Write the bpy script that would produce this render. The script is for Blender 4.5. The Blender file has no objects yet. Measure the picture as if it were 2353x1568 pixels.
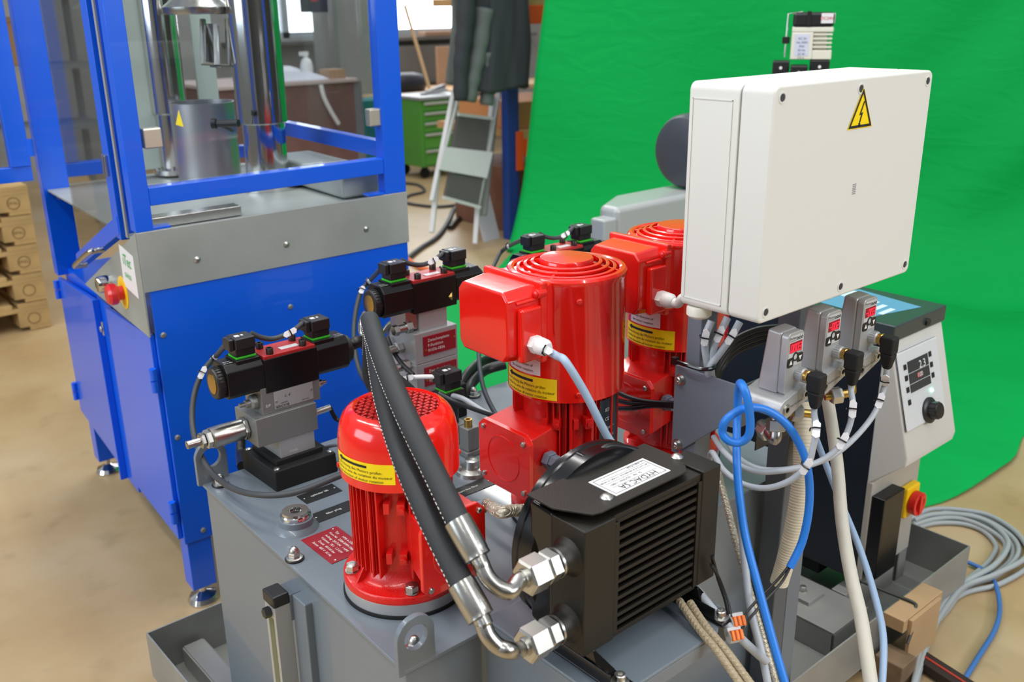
import bpy, bmesh, math, random
from math import sin, cos, pi, radians, atan2, sqrt
from mathutils import Vector, Matrix
random.seed(7)
S = bpy.context.scene
# ------------------------------------------------------------------ camera
FOC, PCX, PCY = 2205.0, 1176.5, 784.0
AZ, PT, RL = radians(49.4), radians(19.15), radians(.74)
CAM = Vector((0, 0, 1.5))
_fh = Vector((cos(AZ), sin(AZ), 0)); _r = Vector((sin(AZ), -cos(AZ), 0)); _z = Vector((0, 0, 1))
FW = cos(PT)*_fh - sin(PT)*_z
_dn = -(sin(PT)*_fh + cos(PT)*_z)
RT = cos(RL)*_r + sin(RL)*_dn
DN = -sin(RL)*_r + cos(RL)*_dn
cam = bpy.data.cameras.new('camera'); camo = bpy.data.objects.new('camera', cam)
S.collection.objects.link(camo); S.camera = camo
cam.sensor_width = 36; cam.lens = FOC/2353*36; cam.clip_start = .05; cam.clip_end = 100
up, bk = -DN, -FW
camo.matrix_world = Matrix(((RT.x, up.x, bk.x, CAM.x), (RT.y, up.y, bk.y, CAM.y), (RT.z, up.z, bk.z, CAM.z), (0, 0, 0, 1)))
cam.dof.use_dof = True; cam.dof.focus_distance = 1.62; cam.dof.aperture_fstop = 5.0
# ------------------------------------------------------------------ render look
S.view_settings.view_transform = 'Standard'; S.view_settings.look = 'None'
S.view_settings.gamma = 1; S.view_settings.use_curve_mapping = False
S.view_settings.exposure = 0.30
# ------------------------------------------------------------------ world and lights
w = bpy.data.worlds.new('world'); S.world = w; w.use_nodes = True
nt = w.node_tree; nt.nodes.clear()
wo = nt.nodes.new('ShaderNodeOutputWorld'); wb = nt.nodes.new('ShaderNodeBackground')
wt = nt.nodes.new('ShaderNodeTexCoord'); wx = nt.nodes.new('ShaderNodeSeparateXYZ'); wr = nt.nodes.new('ShaderNodeValToRGB')
wm = nt.nodes.new('ShaderNodeMapRange'); wm.inputs[1].default_value = -1; wm.inputs[2].default_value = 1
nt.links.new(wt.outputs['Generated'], wx.inputs[0]); nt.links.new(wx.outputs[2], wm.inputs[0]); nt.links.new(wm.outputs[0], wr.inputs[0])
cr = wr.color_ramp; cr.elements[0].position = .36; cr.elements[0].color = (.20, .17, .13, 1)
cr.elements[1].position = .60; cr.elements[1].color = (.42, .44, .47, 1)
e = cr.elements.new(.85); e.color = (.62, .66, .72, 1)
nt.links.new(wr.outputs[0], wb.inputs[0]); wb.inputs[1].default_value = .62
nt.links.new(wb.outputs[0], wo.inputs[0])

def area(name, loc, aim, sx, sy, power, col=(1, 1, 1)):
    d = bpy.data.lights.new(name, 'AREA'); d.shape = 'RECTANGLE'; d.size = sx; d.size_y = sy; d.energy = power; d.color = col
    o = bpy.data.objects.new(name, d); S.collection.objects.link(o); o.location = loc
    o.rotation_euler = (Vector(aim)-Vector(loc)).to_track_quat('-Z', 'Y').to_euler()
    return o
for i, (x, y) in enumerate([(-1.2, .4), (-.6, 3.2), (1.6, 1.6), (2.4, 4.6), (1.2, -2.4), (5.2, 6.4)]):
    area('ceiling_tube', (x, y, 4.1), (x, y, 0), .16, 3.0, 48, (1, .98, .94))
area('daylight_left', (-3.6, 2.4, 2.3), (1.2, 1.4, .8), 3.2, 1.8, 92, (.78, .89, 1))
area('fill_light_right', (3.0, -3.9, 3.1), (1.4, 1.4, .6), 4.0, 1.2, 125, (.94, .97, 1))  # added fill light, brightens the right-hand front faces; no window built there
area('daylight_back', (6.6, 9.3, 2.4), (2, 2, .5), 3.0, 1.6, 60, (.9, .95, 1))

# ------------------------------------------------------------------ geometry helpers
def ray(px, py): return FW + RT*((px-PCX)/FOC) + DN*((py-PCY)/FOC)
def P(px, py, ax, val):
    d = ray(px, py); i = 'xyz'.index(ax); return CAM + d*((val-CAM[i])/d[i])
def D(px, py, dep): return CAM + ray(px, py)*dep

def lin(c): c /= 255; return c/12.92 if c <= .04045 else ((c+.055)/1.055)**2.4
def rgb(r, g, b): return (lin(r), lin(g), lin(b), 1)
MATS = {}
def mat(name, col, rough=.5, metal=0., bump=0., bscale=200., var=0., vscale=8., coat=0., emit=None, es=1., spec=None, aniso=None):
    if name in MATS: return MATS[name]
    m = bpy.data.materials.new(name); m.use_nodes = True; t = m.node_tree; b = t.nodes['Principled BSDF']
    b.inputs['Base Color'].default_value = col; b.inputs['Roughness'].default_value = rough; b.inputs['Metallic'].default_value = metal
    if coat: b.inputs['Coat Weight'].default_value = coat; b.inputs['Coat Roughness'].default_value = .04
    if spec is not None: b.inputs['Specular IOR Level'].default_value = spec
    tc = t.nodes.new('ShaderNodeTexCoord')
    if bump:
        n = t.nodes.new('ShaderNodeTexNoise'); n.inputs['Scale'].default_value = bscale; n.inputs['Detail'].default_value = 3
        src = tc.outputs['Object']
        if aniso:
            mp = t.nodes.new('ShaderNodeMapping'); mp.inputs['Scale'].default_value = aniso; t.links.new(src, mp.inputs[0]); src = mp.outputs[0]
        t.links.new(src, n.inputs['Vector'])
        bp = t.nodes.new('ShaderNodeBump'); bp.inputs['Strength'].default_value = bump; bp.inputs['Distance'].default_value = .002
        t.links.new(n.outputs[0], bp.inputs['Height']); t.links.new(bp.outputs[0], b.inputs['Normal'])
    if var:
        n = t.nodes.new('ShaderNodeTexNoise'); n.inputs['Scale'].default_value = vscale; n.inputs['Detail'].default_value = 5
        t.links.new(tc.outputs['Object'], n.inputs['Vector'])
        r = t.nodes.new('ShaderNodeValToRGB'); r.color_ramp.elements[0].position = .3; r.color_ramp.elements[1].position = .7
        r.color_ramp.elements[0].color = tuple(c*(1-var) for c in col[:3])+(1,)
        r.color_ramp.elements[1].color = tuple(min(1, c*(1+var)) for c in col[:3])+(1,)
        t.links.new(n.outputs[0], r.inputs[0]); t.links.new(r.outputs[0], b.inputs['Base Color'])
    if emit: b.inputs['Emission Color'].default_value = emit; b.inputs['Emission Strength'].default_value = es
    MATS[name] = m; return m

RED = mat('red_enamel', rgb(236, 30, 20), .17, coat=.5, bump=.12, bscale=90)
REDM = mat('red_cast', rgb(214, 22, 18), .34, coat=.3, bump=.3, bscale=260)
GREY = mat('grey_paint', rgb(112, 122, 131), .33, coat=.25, bump=.06, bscale=350)
GREYB = mat('grey_paint_bracket', rgb(108, 117, 128), .4, bump=.1, bscale=300)
BLUE = mat('blue_paint', rgb(0, 92, 226), .32, coat=.3)
WHITE = mat('cabinet_grey_white', rgb(222, 222, 217), .38, bump=.05, bscale=500)
WPL = mat('white_plastic', rgb(232, 232, 230), .4)
BLK = mat('black_plastic', rgb(30, 30, 32), .38, bump=.08, bscale=400)
BLKG = mat('black_gloss', rgb(16, 16, 18), .18)
COILM = mat('coil_black', rgb(13, 13, 15), .3, spec=.4)
GRIL = mat('red_grille', rgb(205, 26, 18), .5)
BLKM = mat('black_matt', rgb(14, 14, 15), .7)
RUB = mat('rubber', rgb(35, 37, 40), .62, bump=.25, bscale=500)
COOL = mat('cooler_black_paint', rgb(23, 19, 12), .5, bump=.15, bscale=400)
STL = mat('steel', rgb(178, 176, 170), .26, 1., bump=.08, bscale=120, aniso=(1, 1, 12))
CHR = mat('chrome', rgb(215, 213, 210), .1, 1.)
ZN = mat('zinc_bolt', rgb(200, 199, 194), .33, 1.)
ALU = mat('brushed_aluminium', rgb(160, 160, 158), .4, 1., bump=.2, bscale=300)
ALUM = mat('matt_aluminium', rgb(186, 187, 188), .45, .55, bump=.12, bscale=600)
MILL = mat('machined_steel', rgb(140, 141, 139), .42, .55, bump=.2, bscale=180)
STN = mat('stainless_sheet', rgb(168, 173, 169), .5, .45, bump=.05, bscale=60, var=.12, vscale=5)
BRS = mat('brass', rgb(196, 160, 88), .32, 1., bump=.1)
YEL = mat('yellow_label', rgb(252, 220, 10), .4)
YELP = mat('yellow_plastic', rgb(245, 200, 10), .4)
LBL = mat('white_label', rgb(228, 226, 228), .4)
INK = mat('ink', rgb(20, 20, 20), .6)
INKR = mat('red_ink', rgb(200, 30, 40), .6)
WTX = mat('white_engraving', rgb(235, 235, 230), .6)
BPL = mat('black_plate', rgb(28, 30, 31), .4)
RPL = mat('red_plate', rgb(150, 16, 34), .35)
GRN = mat('green_gasket', rgb(60, 190, 40), .5)
CGR = mat('grey_cable', rgb(172, 178, 186), .42)
CDK = mat('dark_cable', rgb(58, 61, 65), .5)
CBK = mat('black_cable', rgb(20, 20, 22), .4)
CBL = mat('blue_cable', rgb(32, 120, 215), .4)
CBG = mat('beige_conduit', rgb(200, 196, 182), .55, bump=.4, bscale=60)
PLGR = mat('grey_gland', rgb(110, 120, 135), .4)
SHT = mat('tray_steel', rgb(146, 146, 142), .4, .25, var=.12, vscale=7, bump=.1)

# ------------------------------------------------------------------ mesh builder
C_ = S.collection
def vset(v): return Vector(v)
class MB:
    def __init__(s, M=None): s.v = []; s.f = []; s.m = []; s.M = M; s.mi = 0; s.cuts = []
    def cut(s): s.cuts.append((len(s.v), len(s.f))); return s        # the next pieces become an object of their own
    def add(s, vs, fs, mi=None):
        b = len(s.v); M = s.M
        s.v += [(M @ Vector(p)) if M else Vector(p) for p in vs]
        s.f += [tuple(b+i for i in f) for f in fs]; s.m += [s.mi if mi is None else mi]*len(fs); return s
    def hexa(s, p, mi=None): return s.add(p, [(0, 3, 2, 1), (4, 5, 6, 7), (0, 1, 5, 4), (1, 2, 6, 5), (2, 3, 7, 6), (3, 0, 4, 7)], mi)
    def box(s, x0, x1, y0, y1, z0, z1, mi=None):
        return s.hexa([(x0, y0, z0), (x1, y0, z0), (x1, y1, z0), (x0, y1, z0), (x0, y0, z1), (x1, y0, z1), (x1, y1, z1), (x0, y1, z1)], mi)
    def cbox(s, c, d, mi=None): return s.box(c[0]-d[0]/2, c[0]+d[0]/2, c[1]-d[1]/2, c[1]+d[1]/2, c[2]-d[2]/2, c[2]+d[2]/2, mi)
    def beam(s, a, b, wd, ht, upv=(0, 0, 1), mi=None):
        a = Vector(a); b = Vector(b); d = (b-a).normalized(); u = Vector(upv); sd = d.cross(u).normalized(); u = sd.cross(d).normalized()
        q = []
        for c in (a, b): q += [c-sd*wd/2-u*ht/2, c+sd*wd/2-u*ht/2, c+sd*wd/2+u*ht/2, c-sd*wd/2+u*ht/2]
        return s.hexa(q, mi)
    def lathe(s, prof, c, ax=(0, 0, 1), n=32, mi=None, cap=True, ref=None):
        c = Vector(c); a = Vector(ax).normalized()
        u = Vector(ref) if ref else (Vector((1, 0, 0)) if abs(a.x) < .9 else Vector((0, 1, 0)))
        u = (u-a*u.dot(a)).normalized(); v = a.cross(u)
        vs = []; fs = []
        for r, h in prof:
            for k in range(n):
                t = 2*pi*k/n; vs.append(c+a*h+(u*cos(t)+v*sin(t))*r)
        for j in range(len(prof)-1):
            for k in range(n):
                k2 = (k+1) % n; fs.append((j*n+k, j*n+k2, (j+1)*n+k2, (j+1)*n+k))
        if cap:
            fs.append(tuple(range(n-1, -1, -1))); L = (len(prof)-1)*n; fs.append(tuple(L+k for k in range(n)))
        return s.add(vs, fs, mi)
    def cyl(s, a, b, r, r2=None, n=24, mi=None):
        a = Vector(a); b = Vector(b); return s.lathe([(r, 0), (r if r2 is None else r2, (b-a).length)], a, b-a, n, mi)
    def hexn(s, a, b, r, mi=None, chamf=True):
        a = Vector(a); b = Vector(b); L = (b-a).length; c = min(.12*r, L*.2)
        return s.lathe([(r*.88, 0), (r, c), (r, L-c), (r*.88, L)] if chamf else [(r, 0), (r, L)], a, b-a, 6, mi)
    def ring(s, prof, c, ax=(0, 0, 1), n=32, mi=None):
        s.lathe(prof+[prof[0]], c, ax, n, mi, cap=False); return s
    def prism(s, poly, O, U, V, th, mi=None):
        O = Vector(O); U = Vector(U); V = Vector(V); N = U.cross(V).normalized(); n = len(poly)
        a = [O+U*x+V*y for x, y in poly]; b = [p+N*th for p in a]
        return s.add(a+b, [tuple(range(n-1, -1, -1)), tuple(n+i for i in range(n))]+[(i, (i+1) % n, n+(i+1) % n, n+i) for i in range(n)], mi)
    def plate_hole(s, outer, hc, hr, O, U, V, th, n=32, mi=None):
        # outer: function angle->(x,y) on outline; n samples
        O = Vector(O); U = Vector(U); V = Vector(V); N = U.cross(V).normalized(); vs = []; fs = []
        for k in range(n):
            t = 2*pi*k/n; ox, oy = outer(t); ix, iy = hc[0]+hr*cos(t), hc[1]+hr*sin(t)
            for x, y in ((ox, oy), (ix, iy)):
                p = O+U*x+V*y; vs += [p, p+N*th]
        for k in range(n):
            a = 4*k; b = 4*((k+1) % n)
            fs += [(a, a+2, b+2, b), (a+1, b+1, b+3, a+3), (a, b, b+1, a+1), (a+2, a+3, b+3, b+2)]
        return s.add(vs, fs, mi)
    def tube(s, pts, r, n=12, mi=None, cap=True, smooth=0, rf=None):
        p = [Vector(q) for q in pts]
        if smooth: p = catmull(p, smooth)
        T = [(p[min(i+1, len(p)-1)]-p[max(i-1, 0)]).normalized() for i in range(len(p))]
        u = T[0].orthogonal().normalized(); vs = []; fs = []
        for i, q in enumerate(p):
            if i: u = (u-T[i]*u.dot(T[i])).normalized()
            v = T[i].cross(u); rr = rf(i/(len(p)-1)) if rf else r
            for k in range(n):
                t = 2*pi*k/n; vs.append(q+(u*cos(t)+v*sin(t))*rr)
        for i in range(len(p)-1):
            for k in range(n):
                k2 = (k+1) % n; fs.append((i*n+k, i*n+k2, (i+1)*n+k2, (i+1)*n+k))
        if cap: fs.append(tuple(range(n-1, -1, -1))); L = (len(p)-1)*n; fs.append(tuple(L+k for k in range(n)))
        return s.add(vs, fs, mi)
    def text(s, body, size, fn, mi=None, align='CENTER'):
        vs, fs = textgeo(body, align); return s.add([fn(x*size, y*size) for x, y in vs], fs, mi)
    def quad(s, a, b, c, d, mi=None): return s.add([a, b, c, d], [(0, 1, 2, 3)], mi)
    def build(s, name, m, parent=None, bevel=0, loc=None, ang=35, seg=2, subsurf=0, flat=False):
        if s.cuts:
            cs = sorted(set([(0, 0)]+s.cuts+[(len(s.v), len(s.f))])); o = None
            for (v0, f0), (v1, f1) in zip(cs, cs[1:]):
                if f1 == f0: continue
                q = MB(); q.v = s.v[v0:v1]; q.f = [tuple(i-v0 for i in f) for f in s.f[f0:f1]]; q.m = s.m[f0:f1]
                o = q.build(name, m, parent, bevel, loc, ang, seg, subsurf, flat)
            return o
        me = bpy.data.meshes.new(name)
        o = bpy.data.objects.new(name, me); C_.objects.link(o)
        if parent:
            o.parent = parent; root = parent
            while root.parent: root = root.parent
            sh = Vector(root.location)
        else:
            sh = Vector(loc) if loc is not None else Vector((0, 0, 0)); o.location = sh
            if loc is None and s.v:
                xs = [v.x for v in s.v]; ys = [v.y for v in s.v]; zs = [v.z for v in s.v]
                sh = Vector(((min(xs)+max(xs))/2, (min(ys)+max(ys))/2, min(zs))); o.location = sh
        me.from_pydata([tuple(v-sh) for v in s.v], [], s.f)
        for mm in (m if isinstance(m, (list, tuple)) else [m]): me.materials.append(mm)
        me.polygons.foreach_set('material_index', s.m)
        me.validate(); me.update()
        if not flat:
            bm = bmesh.new(); bm.from_mesh(me); bmesh.ops.recalc_face_normals(bm, faces=bm.faces); bm.to_mesh(me); bm.free()
            me.shade_smooth(); me.set_sharp_from_angle(angle=radians(ang))
        if bevel:
            b = o.modifiers.new('bevel', 'BEVEL'); b.width = bevel; b.segments = seg; b.limit_method = 'ANGLE'; b.angle_limit = radians(40); b.harden_normals = True
        if subsurf: q = o.modifiers.new('sub', 'SUBSURF'); q.levels = subsurf; q.render_levels = subsurf
        return o
def catmull(p, k):
    o = []
    for i in range(len(p)-1):
        a = p[max(i-1, 0)]; b = p[i]; c = p[i+1]; d = p[min(i+2, len(p)-1)]
        for j in range(k):
            t = j/k; o.append(.5*((2*b)+(c-a)*t+(2*a-5*b+4*c-d)*t*t+(3*b-a-3*c+d)*t**3))
    o.append(p[-1]); return o
_tc = {}
def textgeo(body, align='CENTER'):
    k = (body, align)
    if k in _tc: return _tc[k]
    cu = bpy.data.curves.new('t', 'FONT'); cu.body = body; cu.size = 1; cu.align_x = align; cu.align_y = 'CENTER'; cu.resolution_u = 2
    o = bpy.data.objects.new('t', cu); C_.objects.link(o); bpy.context.view_layer.update()
    me = bpy.data.meshes.new_from_object(o.evaluated_get(bpy.context.evaluated_depsgraph_get()))
    r = ([(v.co.x, v.co.y) for v in me.vertices], [tuple(p.vertices) for p in me.polygons])
    bpy.data.objects.remove(o); bpy.data.curves.remove(cu); bpy.data.meshes.remove(me); _tc[k] = r; return r
def planefn(O, U, V, N, off=.0006):
    O = Vector(O); U = Vector(U).normalized(); V = Vector(V).normalized(); N = Vector(N).normalized()
    return lambda x, y: O+U*x+V*y+N*off
def cylfn(c, r, a0, z0, off=.0006):      # x -> angle (left to right seen from outside), y -> z
    return lambda x, y: Vector((c[0]+(r+off)*cos(a0+x/r), c[1]+(r+off)*sin(a0+x/r), z0+y))
def patch(mb, fn, x0, x1, y0, y1, n=16, mi=None):
    vs = []; fs = []
    for i in range(n+1):
        x = x0+(x1-x0)*i/n; vs += [fn(x, y0), fn(x, y1)]
    for i in range(n): fs.append((2*i, 2*i+2, 2*i+3, 2*i+1))
    mb.add(vs, fs, mi)
def tag(o, label=None, cat=None, group=None, kind=None):
    if label: o['label'] = label
    if cat: o['category'] = cat
    if group: o['group'] = group
    if kind: o['kind'] = kind
    return o
def thing(name, loc, label, cat, group=None):
    o = bpy.data.objects.new(name, None); o.empty_display_size = .05; C_.objects.link(o); o.location = loc
    return tag(o, label, cat, group)
def part_label(o, l): o['label'] = l; return o
def copy_tree(o, parent=None):
    c = o.copy(); C_.objects.link(c); c.parent = parent
    for ch in list(o.children): copy_tree(ch, c)
    return c
def cable(name, pts, r, m, label, cat='cable', group=None, n=12, sm=8, parent=None):
    mb = MB(); mb.tube(pts, r, n, smooth=sm); o = mb.build(name, m, parent)
    if not parent: tag(o, label, cat, group)
    return o
X, Y, Z = Vector((1, 0, 0)), Vector((0, 1, 0)), Vector((0, 0, 1))
# ------------------------------------------------------------------ setting: floor and back wall
def floor_mat():
    m = bpy.data.materials.new('floor'); m.use_nodes = True; t = m.node_tree; b = t.nodes['Principled BSDF']
    tc = t.nodes.new('ShaderNodeTexCoord'); n = t.nodes.new('ShaderNodeTexNoise'); n.inputs['Scale'].default_value = 1.6; n.inputs['Detail'].default_value = 6; n.inputs['Roughness'].default_value = .55
    r = t.nodes.new('ShaderNodeValToRGB'); el = r.color_ramp.elements
    el[0].position = .3; el[0].color = rgb(164, 136, 96); el[1].position = .7; el[1].color = rgb(186, 165, 132); e = el.new(.5); e.color = rgb(177, 152, 113)
    t.links.new(tc.outputs['Object'], n.inputs['Vector']); t.links.new(n.outputs[0], r.inputs[0])
    n2 = t.nodes.new('ShaderNodeTexNoise'); n2.inputs['Scale'].default_value = 9; n2.inputs['Detail'].default_value = 4
    t.links.new(tc.outputs['Object'], n2.inputs['Vector'])
    r2 = t.nodes.new('ShaderNodeValToRGB'); r2.color_ramp.elements[0].position = .28; r2.color_ramp.elements[0].color = (.86, .86, .86, 1); r2.color_ramp.elements[1].position = .42; r2.color_ramp.elements[1].color = (1, 1, 1, 1)
    t.links.new(n2.outputs[0], r2.inputs[0]); mx = t.nodes.new('ShaderNodeMix'); mx.data_type = 'RGBA'; mx.blend_type = 'MULTIPLY'; mx.inputs[0].default_value = 1
    t.links.new(r.outputs[0], mx.inputs[6]); t.links.new(r2.outputs[0], mx.inputs[7]); t.links.new(mx.outputs[2], b.inputs['Base Color'])
    b.inputs['Roughness'].default_value = .42; return m
mb = MB(); mb.box(-6, 14, -5, 15, -.1, 0); tag(mb.build('floor', floor_mat(), loc=(0, 0, 0), flat=True), kind='structure')
WALL = mat('wall_paint', rgb(160, 158, 154), .8, var=.06)
WALLD = mat('wall_panel_grey', rgb(112, 108, 104), .8, var=.2, vscale=3)
YW = 9.8
mb = MB()
mb.box(-4, 14, YW, YW+.2, 0, 1.22); mb.box(-4, 14, YW, YW+.2, 2.7, 4.4)
for a, b in ((-4, 4.6), (5.95, 6.45), (8.6, 14)): mb.box(a, b, YW, YW+.2, 1.22, 2.7)
tag(mb.build('wall_back', WALL, loc=(0, YW, 0), flat=True), kind='structure')
mb = MB(); mb.box(-6, 14, -5.2, -5, 0, 4.4); tag(mb.build('wall_front', mat('wall_paint_front', rgb(92, 90, 86), .85, var=.08), flat=True), kind='structure')
SKYW = mat('window_daylight', (1, 1, 1, 1), .5, emit=(.93, .97, 1, 1), es=3.2)
FRM = mat('window_frame', rgb(176, 182, 186), .5)
for i, (a, b) in enumerate(((4.6, 5.95), (6.45, 8.6))):
    t = bpy.data.objects.new('window_%d' % (i+1), None); C_.objects.link(t); t.location = (a, YW, 1.22); tag(t, kind='structure')
    mb = MB(); mb.box(a, b, YW+.12, YW+.13, 1.22, 2.7); mb.build('pane', SKYW, t, flat=True)
    mb = MB()
    n = 2 if i == 0 else 1
    for k in range(n+1):
        xx = a+(b-a)*k/n; mb.box(xx-.04, xx+.04, YW+.04, YW+.11, 1.22, 2.7)
    mb.box(a, b, YW+.04, YW+.11, 1.22, 1.28); mb.box(a, b, YW+.04, YW+.11, 2.62, 2.7); mb.build('window_frame', FRM, t)
    mb = MB(); mb.box(a-.1, b+.1, YW-.22, YW+.02, 1.16, 1.2); mb.build('window_sill', WALLD, t)
# grey column in front of wall
mb = MB(); mb.box(5.24, 5.66, 8.7, 9.2, 0, 4.4); mb.cyl((5.78, 8.9, 0), (5.78, 8.9, 4.4), .08)
tag(mb.build('trim_1', WALL, flat=True), kind='structure')
# ================================================================== hydraulic tank
ZT = .62
TF = [(.611, .954), (1.60, .956), (1.60, 1.703), (.639, 1.696)]     # footprint of the lid
def quadp(zb, zt, ins, f=TF):
    cx = sum(p[0] for p in f)/4; cy = sum(p[1] for p in f)/4
    q = [(p[0]-ins*(1 if p[0] > cx else -1), p[1]-ins*(1 if p[1] > cy else -1)) for p in f]
    return [(x, y, zb) for x, y in q]+[(x, y, zt) for x, y in q]
tank = thing('hydraulic_tank', (1.1, 1.33, .12), 'large grey painted hydraulic tank under the red motors, standing in the steel drip tray', 'tank')
MB().hexa(quadp(.12, .612, .006)).build('tank_body', GREY, tank, bevel=.003)
MB().hexa(quadp(.613, .62, 0)).build('lid', GREY, tank, bevel=.0015)
def acorn(x, y, z0=ZT):
    mb = MB(); mb.lathe([(.0165, 0), (.0165, .0025)], (x, y, z0), Z, 20, 1)
    mb.lathe([(.0145, .0025), (.0145, .005), (.011, .006)], (x, y, z0), Z, 20, 0)
    mb.hexn((x, y, z0+.006), (x, y, z0+.014), .0105, 0)
    mb.lathe([(.0085, .014), (.008, .018), (.005, .0225), (.0015, .024)], (x, y, z0), Z, 16, 0)
    return mb.build('lid_bolt', [ZN, BLK], tank)
for x, y in ((.640, 1.321), (.664, 1.662), (.650, .985), (1.317, 1.68), (1.0, .985), (1.56, 1.66)): acorn(x, y)
def lug(O, U, th=.010):
    Wd, Ht = .064, .088
    def out(t):
        # outline: rounded top, straight to bottom
        x, y = cos(t), sin(t); R = Wd/2; cy = Ht-R
        if y >= 0: return (R*x, cy+R*y)
        k = min(R/max(abs(x), 1e-6), cy/max(abs(y), 1e-6)); return (x*k, cy+y*k)
    mb = MB(); mb.plate_hole(out, (0, Ht-.034), .0195, O, U, Z, th, 48); return mb.build('lifting_lug', GREY, tank, bevel=.0015)
lug((.634, .9645, .612), X); lug((.662, 1.696, .617), X)
# filler plug with its welded neck
px_, py_ = .695, 1.414
mb = MB(); mb.lathe([(.040, 0), (.036, .006), (.031, .010), (.0305, .021), (.028, .022)], (px_, py_, ZT), Z, 36); mb.build('filler_neck', GREY, tank)
mb = MB(); mb.lathe([(.027, .018), (.027, .028), (.0255, .030), (.0245, .030), (.0235, .0345), (.0115, .0345), (.0105, .029), (.0, .029)], (px_, py_, ZT), Z, 36, cap=False)
fp = mb.build('filler_plug', CHR, tank)
mb = MB(); mb.hexn((px_, py_, ZT+.0292), (px_, py_, ZT+.0296), .009); mb.build('hex_socket', BLKM, fp)
# engraved plates
def strip(cx, cy, wd, ht, z, text, m=BPL, ts=.0085, ang=0, lines=None, tm=WTX, lab=None):
    U = Vector((cos(ang), sin(ang), 0)); V = Vector((-sin(ang), cos(ang), 0)); O = Vector((cx, cy, z))
    mb = MB(); mb.prism([(-wd/2, -ht/2), (wd/2, -ht/2), (wd/2, ht/2), (-wd/2, ht/2)], O, U, V, .0012)
    p = mb.build('label_plate', m, tank, bevel=.0004); part_label(p, lab)
    mb = MB()
    ls = lines or [text]
    for i, l in enumerate(ls): mb.text(l, ts, planefn(O+V*((len(ls)-1)/2-i)*ts*1.35, U, V, Z, .0016))
    mb.build('lettering', tm, p, flat=True)
    mb = MB()
    for sx in (-1, 1): mb.cut().lathe([(.0022, 0), (.0022, .0022), (.001, .0028)], O+U*sx*(wd/2-.006)+V*(.0 if not lines else -sx*ht*.35), Z, 10)
    mb.build('rivet', ZN, p)
strip(.790, 1.497, .078, .040, ZT, 'cylinder lift', lab='black plate reading cylinder lift')
strip(.774, 1.418, .086, .036, ZT, 'filler plug', lab='black plate reading filler plug')
strip(1.010, 1.318, .120, .036, ZT, 'return line filter', lab='black plate reading return line filter')
strip(.714, 1.316, .104, .072, ZT, '', RPL, .0072, -pi/2, ['Typ      HMI-A-250A/20', 'Kom-Nr.  2300-5MM-1060', 'Auftrag  2017-04   1 HMI', 'Volumen  70 l   1.5 kW', 'Druck  40/160 bar', 'Strom  400 V  50 Hz'], lab='dark red type plate with white engraved lines')
GA = Matrix.Translation((.020, -.053, -.024))
# level gauge on the left side of the tank
mb = MB(GA); mb.box(.594, .6165, 1.302, 1.346, .31, .600); lg = mb.build('gauge_with_shade_block', GREY, tank, bevel=.003)  # grey block beside the gauge housing stands in for its shade on the tank
mb = MB(GA); mb.box(.560, .590, 1.345, 1.385, .585, .607); mb.cut().box(.560, .590, 1.345, 1.385, .300, .32); mb.build('gauge_cap', BLK, lg, bevel=.003)
mb = MB(GA)
mb.box(.562, .592, 1.347, 1.3555, .32, .585); mb.box(.562, .592, 1.3745, 1.383, .32, .585); mb.box(.586, .592, 1.355, 1.375, .32, .585)
mb.box(.562, .59, 1.3555, 1.3745, .56, .585); mb.box(.562, .59, 1.3555, 1.3745, .32, .345); mb.build('gauge_housing', ALUM, lg, bevel=.001)
mb = MB(GA); mb.box(.572, .586, 1.357, 1.373, .345, .56); mb.build('sight_glass', mat('oil_glass', rgb(200, 200, 110), .15, coat=.6), lg)
mb = MB(GA)
for z in (.572, .333): mb.cut().hexn((.562, 1.365, z), (.550, 1.365, z), .0095)
mb.build('gauge_screw', BLK, lg)
mb = MB(GA); mb.box(.590, .617, 1.345, 1.385, .55, .60); mb.cut().box(.590, .617, 1.345, 1.385, .31, .36); mb.build('gauge_mount', GREYB, lg)

# ================================================================== drip tray
tray = thing('drip_tray', (1.45, 1.43, 0), 'long sheet steel drip tray under the tank and the temperature control unit', 'tray')
x0, x1, y0, y1 = .57, 2.34, .89, 1.975
mb = MB(); mb.box(x0, x1, y0, y1, .030, .034); mb.box(x0, x0+.004, y0, y1, .034, .15); mb.box(x1-.004, x1, y0, y1, .034, .15)
mb.box(x0+.004, x1-.004, y0, y0+.004, .034, .15); mb.box(x0+.004, x1-.004, y1-.004, y1, .034, .15); mb.build('tray_pan', SHT, tray, bevel=.001)
mb = MB()
for a in (.64, 1.1, 1.55):
    mb.cut()
    mb.box(a, a+.055, .90, 1.955, .036, .085); mb.box(a+.004, a+.051, .90, 1.955, .085, .088)
mb.build('support_beam', SHT, tray, bevel=.006)
mb = MB()
for a in (.66, 2.2):
    for b in (.95, 1.88): mb.cut().box(a, a+.06, b, b+.06, 0, .03)
mb.build('tray_foot', BLKM, tray)
mb = MB(); mb.box(.70, 1.52, .99, 1.66, .088, .12); mb.build('tank_plinth', GREY, tray)

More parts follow.
